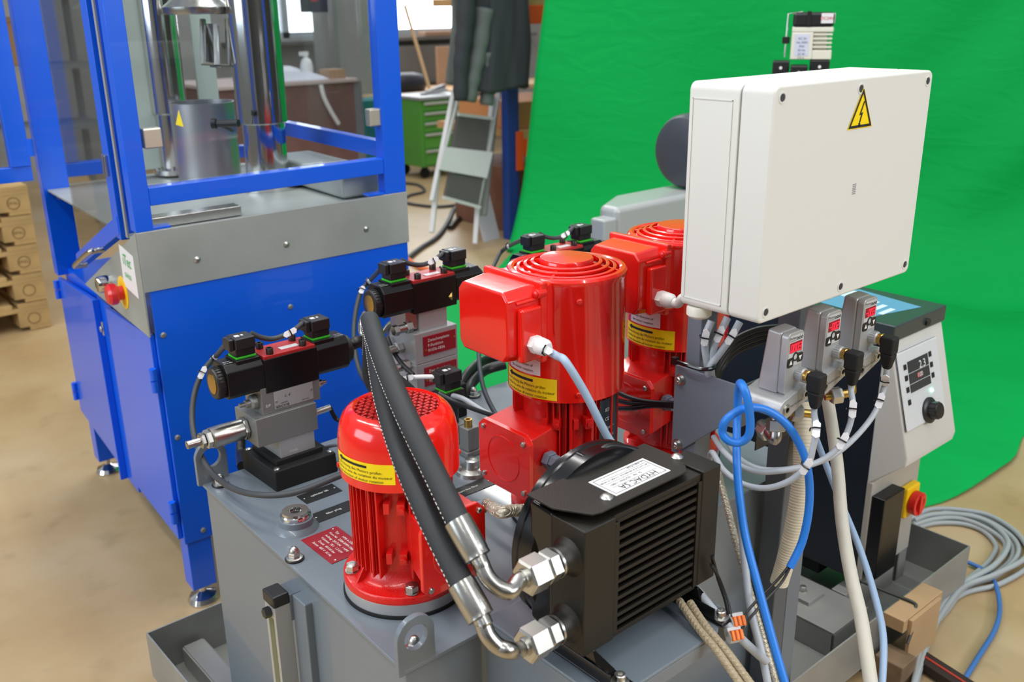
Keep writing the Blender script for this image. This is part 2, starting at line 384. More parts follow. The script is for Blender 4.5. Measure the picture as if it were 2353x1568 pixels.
# ================================================================== motors
def hexbolt(mb, x, y, z, r=.0095, mi=0):
    mb.cut()
    mb.lathe([(r*1.25, 0), (r*1.25, .002)], (x, y, z), Z, 16, mi); mb.hexn((x, y, z+.002), (x, y, z+.0125), r*1.15, mi)
    mb.lathe([(r*.8, .0125), (r*.7, .0132), (r*.1, .0134)], (x, y, z), Z, 14, mi)
def screw(mb, p, ax, r=.0042, h=.0035, mi=0):
    mb.cut()
    mb.lathe([(r, 0), (r, h*.6), (r*.6, h)], p, ax, 12, mi)
def finned(root, c, r0, r1, z0, z1, m, skip=(), nf=44, boss=(), name='finned_body'):
    mb = MB(); mb.cyl((c[0], c[1], z0), (c[0], c[1], z1), r0, n=40)
    for k in range(nf):
        a = 2*pi*k/nf
        if any(abs((a-s+pi) % (2*pi)-pi) < w for s, w in skip): continue
        q = Vector((cos(a), sin(a), 0)); t = Vector((-sin(a), cos(a), 0)); O = Vector((c[0], c[1], 0))
        w2 = .0014
        pts = []
        for z in (z0, z1):
            for rr, ww in ((r0-.004, -w2), (r1, -w2*.7), (r1, w2*.7), (r0-.004, w2)): pts.append(O+q*rr+t*ww+Z*z)
        mb.hexa(pts)
    for a, z in boss:
        q = Vector((cos(a), sin(a), 0)); t = Vector((-sin(a), cos(a), 0)); O = Vector((c[0], c[1], z))
        for s_, rr in ((-1, 0), (1, .002)):
            pts = []
            for zz in (-.009, .009):
                for r_, tt in ((r0-.004, s_*.010-.0045), (r1+.002+rr, s_*.010-.0045), (r1+.002+rr, s_*.010+.0045+.003*rr*500), (r0-.004, s_*.010+.0045+.003*rr*500)): pts.append(O+q*r_+t*tt+Z*zz)
            mb.hexa(pts)
        mb.lathe([(.0045, 0), (.0045, r1-r0+.010)], O+q*(r0-.002)+t*.013, q, 12)
    return mb.build(name, m, root, bevel=.0006, seg=1)
def warn_sticker(parent, c, r, aL, aR, z0, z1, white=True):
    fn = cylfn(c, r, aL, z0, .0007); Lx = (aR-aL)*r; H_ = z1-z0
    mb = MB(); patch(mb, fn, 0, Lx, 0, H_, 20); s = mb.build('warning_sticker', YEL, parent, flat=True)
    part_label(s, 'yellow motor rotation warning sticker')
    fn2 = cylfn(c, r, aL, z0, .0013); mb = MB()
    patch(mb, fn2, Lx*.16, Lx*.63, H_*.74, H_*.86, 12)
    mb.add([fn2(Lx*.08, H_*.80), fn2(Lx*.17, H_*.66), fn2(Lx*.17, H_*.94)], [(0, 1, 2)])
    ts = H_*.20
    for i, l in enumerate(('Drehrichtung des Motors prüfen', 'Vérifiez le sens de rotation du moteur', 'Check direction of motor rotation')):
        w_ = max(v[0] for v in textgeo(l, 'LEFT')[0]); sx = Lx*(.80, .94, .82)[i]/(w_*ts)
        f = (lambda yy, sx: (lambda x, y: fn2(Lx*.03+x*sx, yy+y)))(H_*(.56-.22*i), sx)
        mb.text(l, ts, f, align='LEFT')
    mb.build('sticker_print', INK, s, flat=True)
def tbox_cover(parent, face, cx, cz, w, h, m, circle=True, z_u=Z):
    pass

M1 = (.7406, 1.135)
def small_motor():
    c = M1; root = thing('electric_motor', (c[0], c[1], ZT), 'small red electric motor with domed grille cover, front motor on the grey tank', 'motor')
    cc = (c[0], c[1], ZT)
    MB().lathe([(.101, 0), (.101, .005)], cc, Z, 64).build('gasket', BLKM, root)
    MB().lathe([(.0985, .005), (.0985, .024)], cc, Z, 64).build('adapter_ring', ALUM, root, bevel=.0008)
    mb = MB(); mb.lathe([(.099, .024), (.099, .034), (.097, .037), (.082, .0385), (.074, .042), (.066, .055), (.064, .066), (.064, .075)], cc, Z, 64)
    for k in range(4):
        a = radians(-92+90*k); q = Vector((cos(a), sin(a), 0)); t = Vector((-sin(a), cos(a), 0)); O = Vector(cc)
        pts = []
        for z, ro in ((.036, .092), (.074, .068)):
            for r_, w_ in ((.058, -.002), (ro, -.002), (ro, .002), (.058, .002)): pts.append(O+q*r_+t*w_+Z*z)
        mb.hexa(pts)
    mb.build('flange', REDM, root, bevel=.001)
    mb = MB()
    for a in (-118, -205, -28, 62): hexbolt(mb, c[0]+.0845*cos(radians(a)), c[1]+.0845*sin(radians(a)), ZT+.0385)
    mb.build('flange_bolt', ZN, root)
    A1 = radians(-133)
    finned(root, c, .066, .081, ZT+.062, ZT+.222, REDM, skip=((A1, .30), (radians(-90), .35)), nf=46, boss=((A1, ZT+.18), (A1, ZT+.095)))
    mb = MB()
    for s_ in (-.30, .30):
        mb.cut()
        a = A1+s_; q = Vector((cos(a), sin(a), 0)); t = Vector((-sin(a), cos(a), 0)); O = Vector((c[0], c[1], 0))
        for dd in (0, .012*(1 if s_ > 0 else -1)):
            pts = []
            for z in (ZT+.06, ZT+.222):
                for r_, w_ in ((.062, dd-.002), (.086, dd-.0015), (.086, dd+.0015), (.062, dd+.002)): pts.append(O+q*r_+t*w_+Z*z)
            mb.hexa(pts)
    mb.build('cast_rib', REDM, root, bevel=.0008)
    # cowl
    R = .0925; zc = ZT+.212
    prof = [(R-.003, 0), (R, .0), (R, .046), (R*.99, .062), (R*.955, .078), (R*.90, .090), (R*.82, .0985), (R*.75, .102), (R*.72, .1035), (R*.70, .102), (R*.68, .099)]
    mb = MB(); mb.lathe([(r, h) for r, h in prof], (c[0], c[1], zc), Z, 72, cap=False)
    cowl = mb.build('fan_cowl', RED, root)
    mb = MB(); mb.cyl((c[0], c[1], zc+.02), (c[0], c[1], zc+.088), R*.66, n=40); mb.build('fan', BLKM, cowl)
    # diamond grille clipped to the circle
    mb = MB(); rg = R*.685; U = Vector((cos(AZ-pi/2), sin(AZ-pi/2), 0)); V = Vector((cos(AZ), sin(AZ), 0)); O = Vector((c[0], c[1], zc+.099))
    for sgn in (1, -1):
        d = (U*1.0+V*sgn*.62).normalized(); nrm = Z.cross(d)
        k = -rg+.006
        while k < rg:
            h = sqrt(max(rg*rg-k*k, 0))
            if h > .004: mb.beam(O+nrm*k-d*h, O+nrm*k+d*h, .0024, .0026)
            k += .0105
    mb.lathe([(.024, -.001), (.024, .0014)], O, Z, 32); mb.build('grille', GRIL, cowl)
    warn_sticker(cowl, c, R, radians(-200), radians(-128), zc+.014, zc+.046)
    mb = MB()
    for a in (-118, -28, 62, 152): q = Vector((cos(radians(a)), sin(radians(a)), 0)); screw(mb, Vector((c[0], c[1], zc+.012))+q*R, q)
    mb.build('cowl_screw', REDM, cowl)
    # terminal box towards the right front
    mb = MB(); bx0, bx1, bz0, bz1 = .700, .800, ZT+.052, ZT+.178
    yb, yf = c[1]-.06, 1.018
    mb.hexa([(bx0-.004, yf, bz0+.012), (bx1, yf, bz0+.012), (bx1, yb, bz0+.03), (bx0+.006, yb, bz0+.03), (bx0-.004, yf, bz1-.008), (bx1, yf, bz1-.008), (bx1, yb, bz1-.006), (bx0+.006, yb, bz1-.006)])
    tb = mb.build('terminal_box', REDM, root, bevel=.003)
    mb = MB(); ch = .014
    oct_ = [(bx0-.012+ch, bz0), (bx1+.008-ch, bz0), (bx1+.008, bz0+ch), (bx1+.008, bz1-ch), (bx1+.008-ch, bz1), (bx0-.012+ch, bz1), (bx0-.012, bz1-ch), (bx0-.012, bz0+ch)]
    mb.prism(oct_, (0, yf, 0), X, Z, .008); cov = mb.build('terminal_cover', RED, tb, bevel=.0018)
    mb = MB(); cx_, cz_ = (bx0+bx1)/2, (bz0+bz1)/2
    mb.ring([(.040, 0), (.0415, .001), (.043, 0)], (cx_, yf-.0078, cz_), -Y, 40); mb.build('cover_ring', RED, cov)
    mb = MB()
    for sx in (-1, 1):
        for sz in (-1, 1): screw(mb, (cx_+sx*.047-.002, yf-.008, cz_+sz*.050), -Y, .005, .004)
    mb.build('cover_screw', ZN, cov)
    mb = MB(); mb.hexn((bx1, 1.045, cz_+.028), (bx1+.012, 1.045, cz_+.028), .014); mb.cyl((bx1+.012, 1.045, cz_+.028), (bx1+.030, 1.045, cz_+.028), .011)
    mb.build('cable_gland', PLGR, tb)
    return root
small_motor()

M2 = (1.0958, 1.1346)
def tall_motor(c, label):
    root = thing('fan_cooled_motor', (c[0], c[1], ZT), label, 'motor', 'tall red motors in a row')
    cc = (c[0], c[1], ZT); O = Vector((c[0], c[1], 0))
    MB().lathe([(.101, 0), (.101, .005)], cc, Z, 48).build('gasket', BLKM, root)
    MB().lathe([(.0985, .005), (.0985, .022)], cc, Z, 48).build('adapter_ring', ALUM, root)
    mb = MB(); mb.lathe([(.099, .022), (.099, .034), (.082, .036), (.072, .042), (.068, .06)], cc, Z, 48)
    for k in range(4):
        a = radians(-130+90*k); q = Vector((cos(a), sin(a), 0)); t = Vector((-sin(a), cos(a), 0)); pts = []
        for z, ro in ((.034, .093), (.075, .07)):
            for r_, w_ in ((.06, -.002), (ro, -.002), (ro, .002), (.06, .002)): pts.append(Vector(cc)+q*r_+t*w_+Z*z)
        mb.hexa(pts)
    mb.build('flange', REDM, root, bevel=.001)
    A2 = radians(-117)
    finned(root, c, .078, .094, ZT+.055, ZT+.30, REDM, skip=((pi, .42), (A2, .20), (radians(-62), .28)), nf=54, boss=((A2, ZT+.215), (radians(-150), ZT+.215)))
    mb = MB()
    for a in (A2-.2, A2+.2, radians(-62)-.28):
        mb.cut()
        q = Vector((cos(a), sin(a), 0)); t = Vector((-sin(a), cos(a), 0)); pts = []
        for z in (ZT+.055, ZT+.30):
            for r_, w_ in ((.074, -.003), (.097, -.0025), (.097, .0025), (.074, .003)): pts.append(O+q*r_+t*w_+Z*z)
        mb.hexa(pts)
    mb.build('cast_rib', REDM, root, bevel=.001)
    # type plate on the right of the body
    fn = cylfn(c, .0945, radians(-96), ZT+.13, 0); mb = MB(); patch(mb, fn, 0, .055, 0, .12, 10); tp = mb.build('type_plate', mat('dark_plate', rgb(30, 50, 66), .3), root, flat=True)
    mb = MB(); fn = cylfn(c, .0945, radians(-96), ZT+.13, .0006)
    for i, l in enumerate(('IE3', 'CE', 'Mot. 3~', '1.1 kW', 'cos 0.79')): mb.text(l, .009, (lambda yy: (lambda x, y: fn(.012+x, yy+y)))(.10-.017*i), align='LEFT')
    mb.build('plate_print', WTX, tp, flat=True)
    # tall cowl
    R = .1015; z0 = ZT+.257; z1 = ZT+.468
    mb = MB(); mb.lathe([(R-.003, z0), (R, z0), (R, z1-.014), (R+.0012, z1-.012), (R+.0012, z1-.004), (R-.002, z1), (R-.008, z1+.001), (R-.012, z1-.001), (R-.013, z1-.012)], (c[0], c[1], 0), Z, 80, cap=False)
    cowl = mb.build('fan_cowl', RED, root)
    mb = MB(); mb.cyl((c[0], c[1], z1-.09), (c[0], c[1], z1-.045), R-.016, n=40); mb.build('fan_disc', REDM, cowl)
    mb = MB()
    mb.lathe([(.046, z1-.004), (.046, z1+.012), (.044, z1+.015), (.001, z1+.0165)], (c[0], c[1], 0), Z, 48)
    for i, rr in enumerate((.058, .070, .082)):
        h = z1+.010-i*.0042
        mb.ring([(rr-.0028, h-.005), (rr-.0028, h), (rr+.0028, h-.001), (rr+.0028, h-.006)], (c[0], c[1], 0), Z, 56)
    for k in range(4):
        a = radians(-150+90*k); q = Vector((cos(a), sin(a), 0)); mb.beam(O+q*.042+Z*(z1+.006), O+q*(R-.006)+Z*(z1-.006), .005, .007)
    mb.build('fan_guard', RED, cowl, bevel=.0008)
    mb = MB()
    for a in (-122, -32, 58):
        q = Vector((cos(radians(a)), sin(radians(a)), 0)); screw(mb, O+q*R+Z*(z1-.035), q, .0055, .004); screw(mb, O+q*R+Z*(z0+.015), q, .005, .004)
    mb.build('cowl_screw', REDM, cowl)
    warn_sticker(cowl, c, R, radians(-208), radians(-142), z0+.004, z0+.042)
    fn = cylfn(c, R, radians(-200), z0+.045, .0007); mb = MB(); patch(mb, fn, 0, .074, 0, .042, 14); ws = mb.build('direction_sticker', LBL, cowl, flat=True)
    fn3 = cylfn(c, R, radians(-200), z0+.045, .0013); mb = MB()
    for i, l in enumerate(('Check direction of', 'fan motor rotation.')): mb.text(l, .0068, (lambda yy: (lambda x, y: fn3(.008+x, yy+y)))(.016-.009*i), align='LEFT')
    mb.add([fn3(.014, .030), fn3(.066, .023), fn3(.030, .032)], [(0, 1, 2)]); mb.build('sticker_print', INK, ws, flat=True)
    # large upper box on the -x side
    xa, xb = c[0]-.190, c[0]-.165; ya, yb = c[1]-.062, c[1]+.070; za, zb = ZT+.345, ZT+.468
    mb = MB(); mb.hexa([(c[0]-.115, ya-.004, za-.002), (c[0]-.02, ya-.0, za+.0), (c[0]-.02, yb, za), (c[0]-.115, yb, za), (c[0]-.115, ya-.004, zb), (c[0]-.02, ya+.03, zb-.006), (c[0]-.02, yb, zb-.006), (c[0]-.115, yb, zb)])
    ub = mb.build('converter_box', RED, root, bevel=.005, seg=3)
    mb = MB(); prof = [(ya+.012, za+.0), (yb-.012, za+.0), (yb, za+.014), (yb, zb-.014), (yb-.012, zb), (ya+.012, zb), (ya, zb-.014), (ya, za+.014)]
    # frustum cover
    def lp(x, k): 
        cy, cz = (ya+yb)/2, (za+zb)/2; return [(x, cy+(p[0]-cy)*k, cz+(p[1]-cz)*k) for p in prof]
    a_ = lp(c[0]-.108, 1.0); b_ = lp(c[0]-.135, 1.0); d_ = lp(c[0]-.182, .93)
    vs = a_+b_+d_; fs = []
    for L0 in (0, 8):
        for i in range(8): fs.append((L0+i, L0+(i+1) % 8, L0+8+(i+1) % 8, L0+8+i))
    fs += [tuple(range(8)), tuple(range(16, 24))]
    mb.add(vs, fs); cv = mb.build('converter_cover', RED, ub, bevel=.004, seg=3)
    mb = MB()
    mb.box(c[0]-.120, c[0]-.106, ya-.007, yb+.007, za-.006, zb+.006); mb.build('cover_flange', RED, ub, bevel=.004)
    mb = MB()
    for yy in (ya-.002, yb-.01):
        for zz in (zb-.012, za+.012): mb.cut().cyl((c[0]-.128, yy, zz), (c[0]-.110, yy, zz), .008, n=14); 
    mb.cut()
    for k in range(3): mb.tube([(c[0]-.128, ya-.0005+k*.006, zb-.020-k*.004), (c[0]-.165, ya+.002+k*.006, zb-.022-k*.004)], .003, 8)
    mb.build('screw_tower', RED, cv, bevel=.001)
    mb = MB()
    for yy in (ya-.002, yb-.01):
        for zz in (zb-.012, za+.012): screw(mb, (c[0]-.128, yy, zz), -X, .006, .004)
    mb.build('cover_screw', REDM, cv)
    mb = MB(); mb.box(c[0]-.164, c[0]-.120, ya-.010, ya+.004, za+.004, zb-.030); mb.build('gland_pad', RED, ub, bevel=.005, seg=3)
    gx, gz = c[0]-.140, za+.034
    mb = MB(); mb.hexn((gx, ya-.008, gz), (gx, ya-.022, gz), .015); mb.lathe([(.0135, 0), (.0145, .003), (.0135, .016), (.009, .022)], (gx, ya-.022, gz), -Y, 24); mb.build('cable_gland', WPL, ub)
    # lower terminal box
    za, zb = ZT+.10, ZT+.205; ya, yb = c[1]-.060, c[1]+.064; xa = c[0]-.135
    mb = MB(); mb.hexa([(xa, ya, za), (c[0]-.05, ya+.008, za+.01), (c[0]-.05, yb, za+.01), (xa, yb, za), (xa, ya, zb), (c[0]-.05, ya+.008, zb+.01), (c[0]-.05, yb, zb+.01), (xa, yb, zb)])
    lb = mb.build('terminal_box', REDM, root, bevel=.003)
    mb = MB(); ch = .013; oc = [(ya-.004+ch, za-.006), (yb+.004-ch, za-.006), (yb+.004, za-.006+ch), (yb+.004, zb+.006-ch), (yb+.004-ch, zb+.006), (ya-.004+ch, zb+.006), (ya-.004, zb+.006-ch), (ya-.004, za-.006+ch)]
    mb.prism(oc, (xa, 0, 0), Y, Z, .001); mb.prism(oc, (xa-.009, 0, 0), Y, Z, .009); cov = mb.build('terminal_cover', RED, lb, bevel=.002)
    cy, cz = (ya+yb)/2, (za+zb)/2
    mb = MB(); mb.ring([(.039, 0), (.0405, .0012), (.042, 0)], (xa-.009, cy, cz), -X, 44); mb.build('cover_ring', RED, cov)
    mb = MB()
    for sy in (-1, 1):
        for sz in (-1, 1): screw(mb, (xa-.009, cy+sy*.052, cz+sz*.045), -X, .005, .0045)
    mb.build('cover_screw', ZN, cov)
    mb = MB(); mb.hexn((xa+.035, ya, cz+.008), (xa+.035, ya-.014, cz+.008), .016); mb.hexn((xa+.035, ya-.014, cz+.008), (xa+.035, ya-.026, cz+.008), .013); mb.build('cable_gland', PLGR, lb)
    return root
tm = tall_motor(M2, 'tall red motor with ring fan guard and boxes on its left, middle of the row')
t3 = copy_tree(tm); t3.location = (M2[0]+.335, 1.165, ZT); t3['label'] = 'tall red motor half hidden behind the white cabinet, farthest of the row'
# ================================================================== valves
def connector(mb_parent, o, m=BLK, gasket=True, w_=.040, d_=.034, h_=.040, lead=-1):
    """plug on a coil: o is the centre of its foot"""
    x, y, z = o
    mb = MB(); mb.box(x-w_/2, x+w_/2, y-d_/2, y+d_/2, z+.004, z+h_*.62)
    mb.box(x-w_/2, x+w_/2, y-d_/2-.004, y+d_/2+.002, z+h_*.45, z+h_)
    mb.box(x+lead*w_/2-(.010 if lead < 0 else 0), x+lead*w_/2+(.010 if lead > 0 else 0), y-d_*.42, y+d_*.42, z+h_*.42, z+h_*.98)
    p = mb.build('plug', m, mb_parent, bevel=.0022, seg=3)
    mb = MB()
    for k in range(5): mb.box(x-w_*.12, x+w_*.42, y-d_/2-.0007, y-d_/2+.001, z+.006+k*.0034, z+.0074+k*.0034)
    mb.build('plug_rib', BLKM, p)
    mb = MB(); mb.box(x-w_*.30, x-w_*.08, y-.006, y+.004, z+h_-.0002, z+h_+.0006); mb.box(x+w_*.02, x+w_*.12, y-.004, y+.002, z+h_-.0002, z+h_+.0006); mb.build('plug_mark', LBL, p, bevel=.0002)
    if gasket:
        mb = MB(); mb.box(x-w_*.5, x+w_*.5, y-d_*.53, y+d_*.53, z-.0005, z+.0035); g = mb.build('gasket', GRN, mb_parent, bevel=.001); part_label(g, 'bright green gasket')
def valve_head(root, ox, oy, oz):
    """double solenoid valve; local frame of the left hand valve"""
    M = Matrix.Translation((ox, oy, oz)) @ Matrix.Translation((0, 1.625, .816)) @ Matrix.Diagonal((1, 1.22, 1.35, 1)) @ Matrix.Translation((0, -1.625, -.822))
    B = lambda: MB(M)
    for k, (a, b) in enumerate(((.674, .748), (.862, .934))):
        mb = B(); c = .007
        poly = [(1.598+c, .822), (1.652-c, .822), (1.652, .822+c), (1.652, .872-c*1.4), (1.652-c*1.4, .872), (1.598+c*1.4, .872), (1.598, .872-c*1.4), (1.598, .822+c)]
        mb.prism(poly, (a, 0, 0), Y, Z, b-a); coil = mb.build('coil', COILM, root, bevel=.0018, seg=3)
        cx = .722 if k == 0 else .882
        mb = B(); mb.box(cx-.024, cx+.024, 1.604, 1.646, .868, .8745); mb.build('plug_seat', COILM, coil, bevel=.002)
        mb = B(); 
        for i, l in enumerate(('24 V DC', '30 W IP65')): mb.text(l, .0042, planefn((a+.012 if k == 0 else b-.012, 1.612+.007*(1-i), .872), X, Y, Z, .0006), align='CENTER')
        mb.build('coil_print', WTX, coil, flat=True)
    mb = B(); mb.box(.748, .862, 1.598, 1.652, .818, .868); mb.build('valve_body', COILM, root, bevel=.0012)
    mb = B(); mb.box(.750, .860, 1.600, 1.650, .867, .8725); rp = mb.build('red_top', mat('red_plate_top', rgb(175, 40, 42), .4), root, bevel=.0008); part_label(rp, 'red top plate of the valve body')
    mb = B(); mb.box(.795, .833, 1.612, 1.624, .8724, .8732); mb.build('type_strip', LBL, rp)
    mb = B()
    for x in (.768, .838):
        for y in (1.608, 1.642):
            mb.cut(); mb.lathe([(.0068, .8715), (.0068, .8805), (.0060, .8815), (.0036, .8815), (.0034, .8785), (.0, .8785)], (x, y, 0), Z, 18, cap=False)
    mb.build('cap_screw', mat('black_oxide', rgb(70, 62, 58), .4, .8), root)
    # end caps
    cz, cy = .844, 1.625
    mb = B(); pr = [(.0215, 0), (.0225, .003), (.0225, .014), (.021, .017), (.015, .0175)]; n = 48
    mb.lathe([(r, h) for r, h in pr], (.675, cy, cz), -X, n); kn = mb.build('hand_nut', BLK, root)
    mb = B()
    for k in range(28):
        a = 2*pi*k/28; mb.cbox((.6665, cy+.0225*cos(a), cz+.0225*sin(a)), (.011, .0016, .0016))
    mb.build('knurl', BLK, kn)
    mb = B(); mb.lathe([(.0145, 0), (.0145, .0015), (.012, .0025), (.003, .0028)], (.658, cy, cz), -X, 32); mb.build('brass_core', BRS, kn)
    mb = B(); mb.lathe([(.0215, 0), (.0215, .014), (.018, .018), (.012, .019)], (.934, cy, cz), X, 40); mb.build('end_cap', BLK, root)
    for cx, ld in ((.722, -1), (.882, -1)):
        n0 = len(C_.objects)
        mb2 = root
        connector(root, (cx+ox, 1.625+oy, .8869+oz), lead=ld)

# ---- left valve
v1 = thing('valve_stack', (.80, 1.63, ZT), 'left valve stack with black double solenoid head above a chrome pressure cylinder', 'valve')
mb = MB(); mb.hexa([(.731, 1.558, .62), (.868, 1.556, .62), (.868, 1.70, .62), (.729, 1.70, .62), (.733, 1.560, .662), (.866, 1.558, .662), (.866, 1.698, .662), (.731, 1.698, .662)]); bb = mb.build('rubber_base', BLKM, v1, bevel=.003)
mb = MB(); mb.box(.748, .850, 1.58, 1.685, .662, .672); mb.build('base_collar', BLKM, bb, bevel=.001)
mb = MB()
for x in (.741, .858):
    for y in (1.568, 1.688): screw(mb, (x, y, .662), Z, .006, .004)
mb.build('base_screw', ZN, bb)
mb = MB(); mb.box(.762, .838, 1.588, 1.672, .668, .712); lo = mb.build('lower_block', ALUM, v1, bevel=.001)
mb = MB(); mb.text('FWR', .008, planefn((.79, 1.588, .680), X, Z, -Y)); mb.build('stamp', LBL, lo, flat=True)
mb = MB(); mb.box(.716, .846, 1.584, 1.674, .710, .768); mb.build('main_block', MILL, v1, bevel=.0012)
mb = MB(); mb.box(.737, .862, 1.594, 1.666, .768, .822); ub = mb.build('upper_block', MILL, v1, bevel=.001)
mb = MB(); mb.box(.762, .846, 1.5925, 1.594, .774, .810); npl = mb.build('name_plate', ALUM, ub, bevel=.0004)
mb = MB(); mb.text('BUCHER', .0075, planefn((.778, 1.5925, .7785), -X, -Z, -Y)); mb.text('hydraulics', .0038, planefn((.782, 1.5925, .784), -X, -Z, -Y)); mb.text('3000-4000', .0035, planefn((.828, 1.5925, .7785), -X, -Z, -Y)); mb.text('P  T', .0075, planefn((.790, 1.5925, .798), -X, -Z, -Y)); mb.build('name_print', INK, npl, flat=True)
mb = MB()
for x, z in ((.766, .790), (.842, .795)): mb.cut(); mb.lathe([(.002, 0), (.002, .002)], (x, 1.5925, z), -Y, 10)
mb.build('rivet', ZN, npl)
mb = MB(); mb.text('E/P', .008, planefn((.749, 1.594, .785), X, Z, -Y)); mb.build('stamp', LBL, ub, flat=True)
mb = MB(); mb.hexn((.716, 1.63, .738), (.706, 1.63, .738), .023); mb.lathe([(.0205, .010), (.0205, .070), (.0195, .073)], (.716, 1.63, .738), -X, 40); cyl = mb.build('pressure_cylinder', STL, v1)
mb = MB(); mb.hexn((.644, 1.63, .738), (.632, 1.63, .738), .0185); mb.build('cylinder_nut', ZN, cyl)
mb = MB(); mb.hexn((.631, 1.63, .738), (.622, 1.63, .738), .0155); mb.cyl((.622, 1.63, .738), (.597, 1.63, .738), .008); mb.lathe([(.005, 0), (.005, .001)], (.597, 1.63, .738), -X, 6); mb.build('adjusting_stem', STL, cyl)
mb = MB(); mb.lathe([(.015, 0), (.015, .010), (.012, .013), (.008, .014), (.008, .022), (.0045, .023), (.0045, .034)], (.737, 1.62, .79), -X, 20); mb.build('adjuster', MILL, v1)
mb = MB(); mb.hexn((.862, 1.62, .79), (.872, 1.62, .79), .014); mb.lathe([(.008, 0), (.008, .008), (.0045, .010), (.0045, .018)], (.872, 1.62, .79), X, 16); mb.build('adjuster', STL, v1)
mb = MB(); mb.hexn((.846, 1.61, .735), (.856, 1.61, .735), .012); mb.cyl((.856, 1.61, .735), (.886, 1.60, .741), .0065); mb.build('hose_fitting', ZN, v1)
mb = MB(); mb.tube([(.74, 1.66, .725), (.715, 1.70, .70), (.70, 1.72, .68)], .010, 16, smooth=4); mb.build('drain_pipe', STL, v1)
valve_head(v1, 0, 0, 0)
# ---- middle valve
v2 = thing('valve_stack', (1.17, 1.66, ZT), 'middle valve stack, tallest one, with dark red engraved plates on its steel blocks', 'valve')
mb = MB(); mb.box(1.10, 1.235, 1.60, 1.72, .62, .70); mb.build('rubber_base', BLKM, v2, bevel=.003)
for i, z in enumerate((.700, .771)):
    mb = MB(); mb.box(1.108, 1.222, 1.612, 1.722, z, z+.070); bl = mb.build('intermediate_block', ALUM, v2, bevel=.0012); part_label(bl, 'steel intermediate block with red plate, %s' % ('lower', 'upper')[i])
    mb = MB(); mb.box(1.128, 1.216, 1.610, 1.612, z+.016, z+.060); pl = mb.build('engraved_plate', RPL, bl, bevel=.0005)
    mb = MB()
    for k, l in enumerate(('Zwischenplatte', 'P-Funktion', '91076-0836')): mb.text(l, .0095, planefn((1.139, 1.610, z+.050-k*.0115), X, Z, -Y), align='LEFT')
    mb.build('lettering', WTX, pl, flat=True)
    mb = MB()
    for x, zz in ((1.133, z+.030), (1.210, z+.044)): mb.cut(); mb.lathe([(.0024, 0), (.0024, .002)], (x, 1.610, zz), -Y, 10)
    mb.build('rivet', BRS, pl)
mb = MB(); mb.box(1.130, 1.205, 1.625, 1.695, .841, .895); mb.build('adapter_block', ALUM, v2, bevel=.001)
mb = MB(); mb.box(1.098, 1.130, 1.63, 1.69, .846, .892); mb.build('side_block', STL, v2, bevel=.002)
for k, (yy, zz) in enumerate(((1.612, .862), (1.665, .80), (1.64, .765))):
    mb = MB(); xx = 1.10 if k == 0 else 1.108
    mb.hexn((xx, yy, zz), (xx-.016, yy, zz), .0135); mb.cyl((xx-.016, yy, zz), (xx-.034, yy, zz), .009); mb.hexn((xx-.034, yy, zz), (xx-.046, yy, zz), .012); mb.build('hose_fitting', (STL, ZN, ZN)[k], v2)
mb = MB(); mb.hexn((1.205, 1.63, .905), (1.218, 1.62, .905), .010); mb.cyl((1.30, 1.60, .895), (1.285, 1.605, .895), .006); mb.build('test_port', BRS, v2)
valve_head(v2, .366, .025, .073)
# ---- far valve
v3 = thing('valve_stack', (1.57, 1.69, ZT), 'far valve stack mostly hidden behind the tall red motor, only its plugs stand clear', 'valve')
mb = MB(); mb.box(1.50, 1.59, 1.64, 1.70, .62, .70); mb.build('rubber_base', BLKM, v3, bevel=.003)
mb = MB(); mb.box(1.50, 1.585, 1.65, 1.695, .70, .878); mb.build('block', ALUM, v3, bevel=.001)
valve_head(v3, .785, .05, .060)
# ---- small solenoid in front of middle valve
sv = thing('solenoid_valve', (1.123, 1.52, ZT), 'small solenoid valve with black plug standing behind the front motor', 'valve')
mb = MB(); mb.box(1.098, 1.150, 1.49, 1.545, .62, .665); mb.build('valve_foot', MILL, sv, bevel=.002)
mb = MB(); mb.cyl((1.124, 1.518, .665), (1.124, 1.518, .70), .019); mb.box(1.103, 1.148, 1.495, 1.54, .70, .742); mb.build('coil', BLK, sv, bevel=.002)
connector(sv, (1.121, 1.516, .742), w_=.042, d_=.036, h_=.044)
# white relief valve blocks on the tank, right of the front motor
for i, (x, y) in enumerate((tuple(P(1078, 1042, 'z', ZT))[:2], tuple(P(1085, 1086, 'z', ZT))[:2])):
    rv = thing('relief_valve', (x, y, ZT), ('small bare metal block with brass screw on tank behind front motor', 'cast metal flange fitting on the tank between the front and middle red motors')[i], 'fitting', None)
    if i == 0:
        mb = MB(); mb.box(x-.02, x+.02, y-.02, y+.02, ZT, ZT+.012); mb.box(x-.014, x+.016, y-.016, y+.014, ZT+.012, ZT+.062); mb.build('block', MILL, rv, bevel=.002)
        mb = MB(); mb.lathe([(.0085, ZT+.062), (.0085, ZT+.078), (.005, ZT+.078), (.005, ZT+.074), (0, ZT+.074)], (x, y, 0), Z, 24, cap=False); mb.build('cap', BRS, rv)
    else:
        mb = MB(); mb.lathe([(.034, 0), (.032, .008), (.016, .011), (.014, .028), (.011, .030)], (x, y, ZT), Z, 28); mb.build('flange', ZN, rv)
        mb = MB()
        for a in (30, 150, 270): mb.cut(); mb.hexn((x+.026*cos(radians(a)), y+.026*sin(radians(a)), ZT+.006), (x+.026*cos(radians(a)), y+.026*sin(radians(a)), ZT+.016), .006)
        mb.build('bolt', ZN, rv)

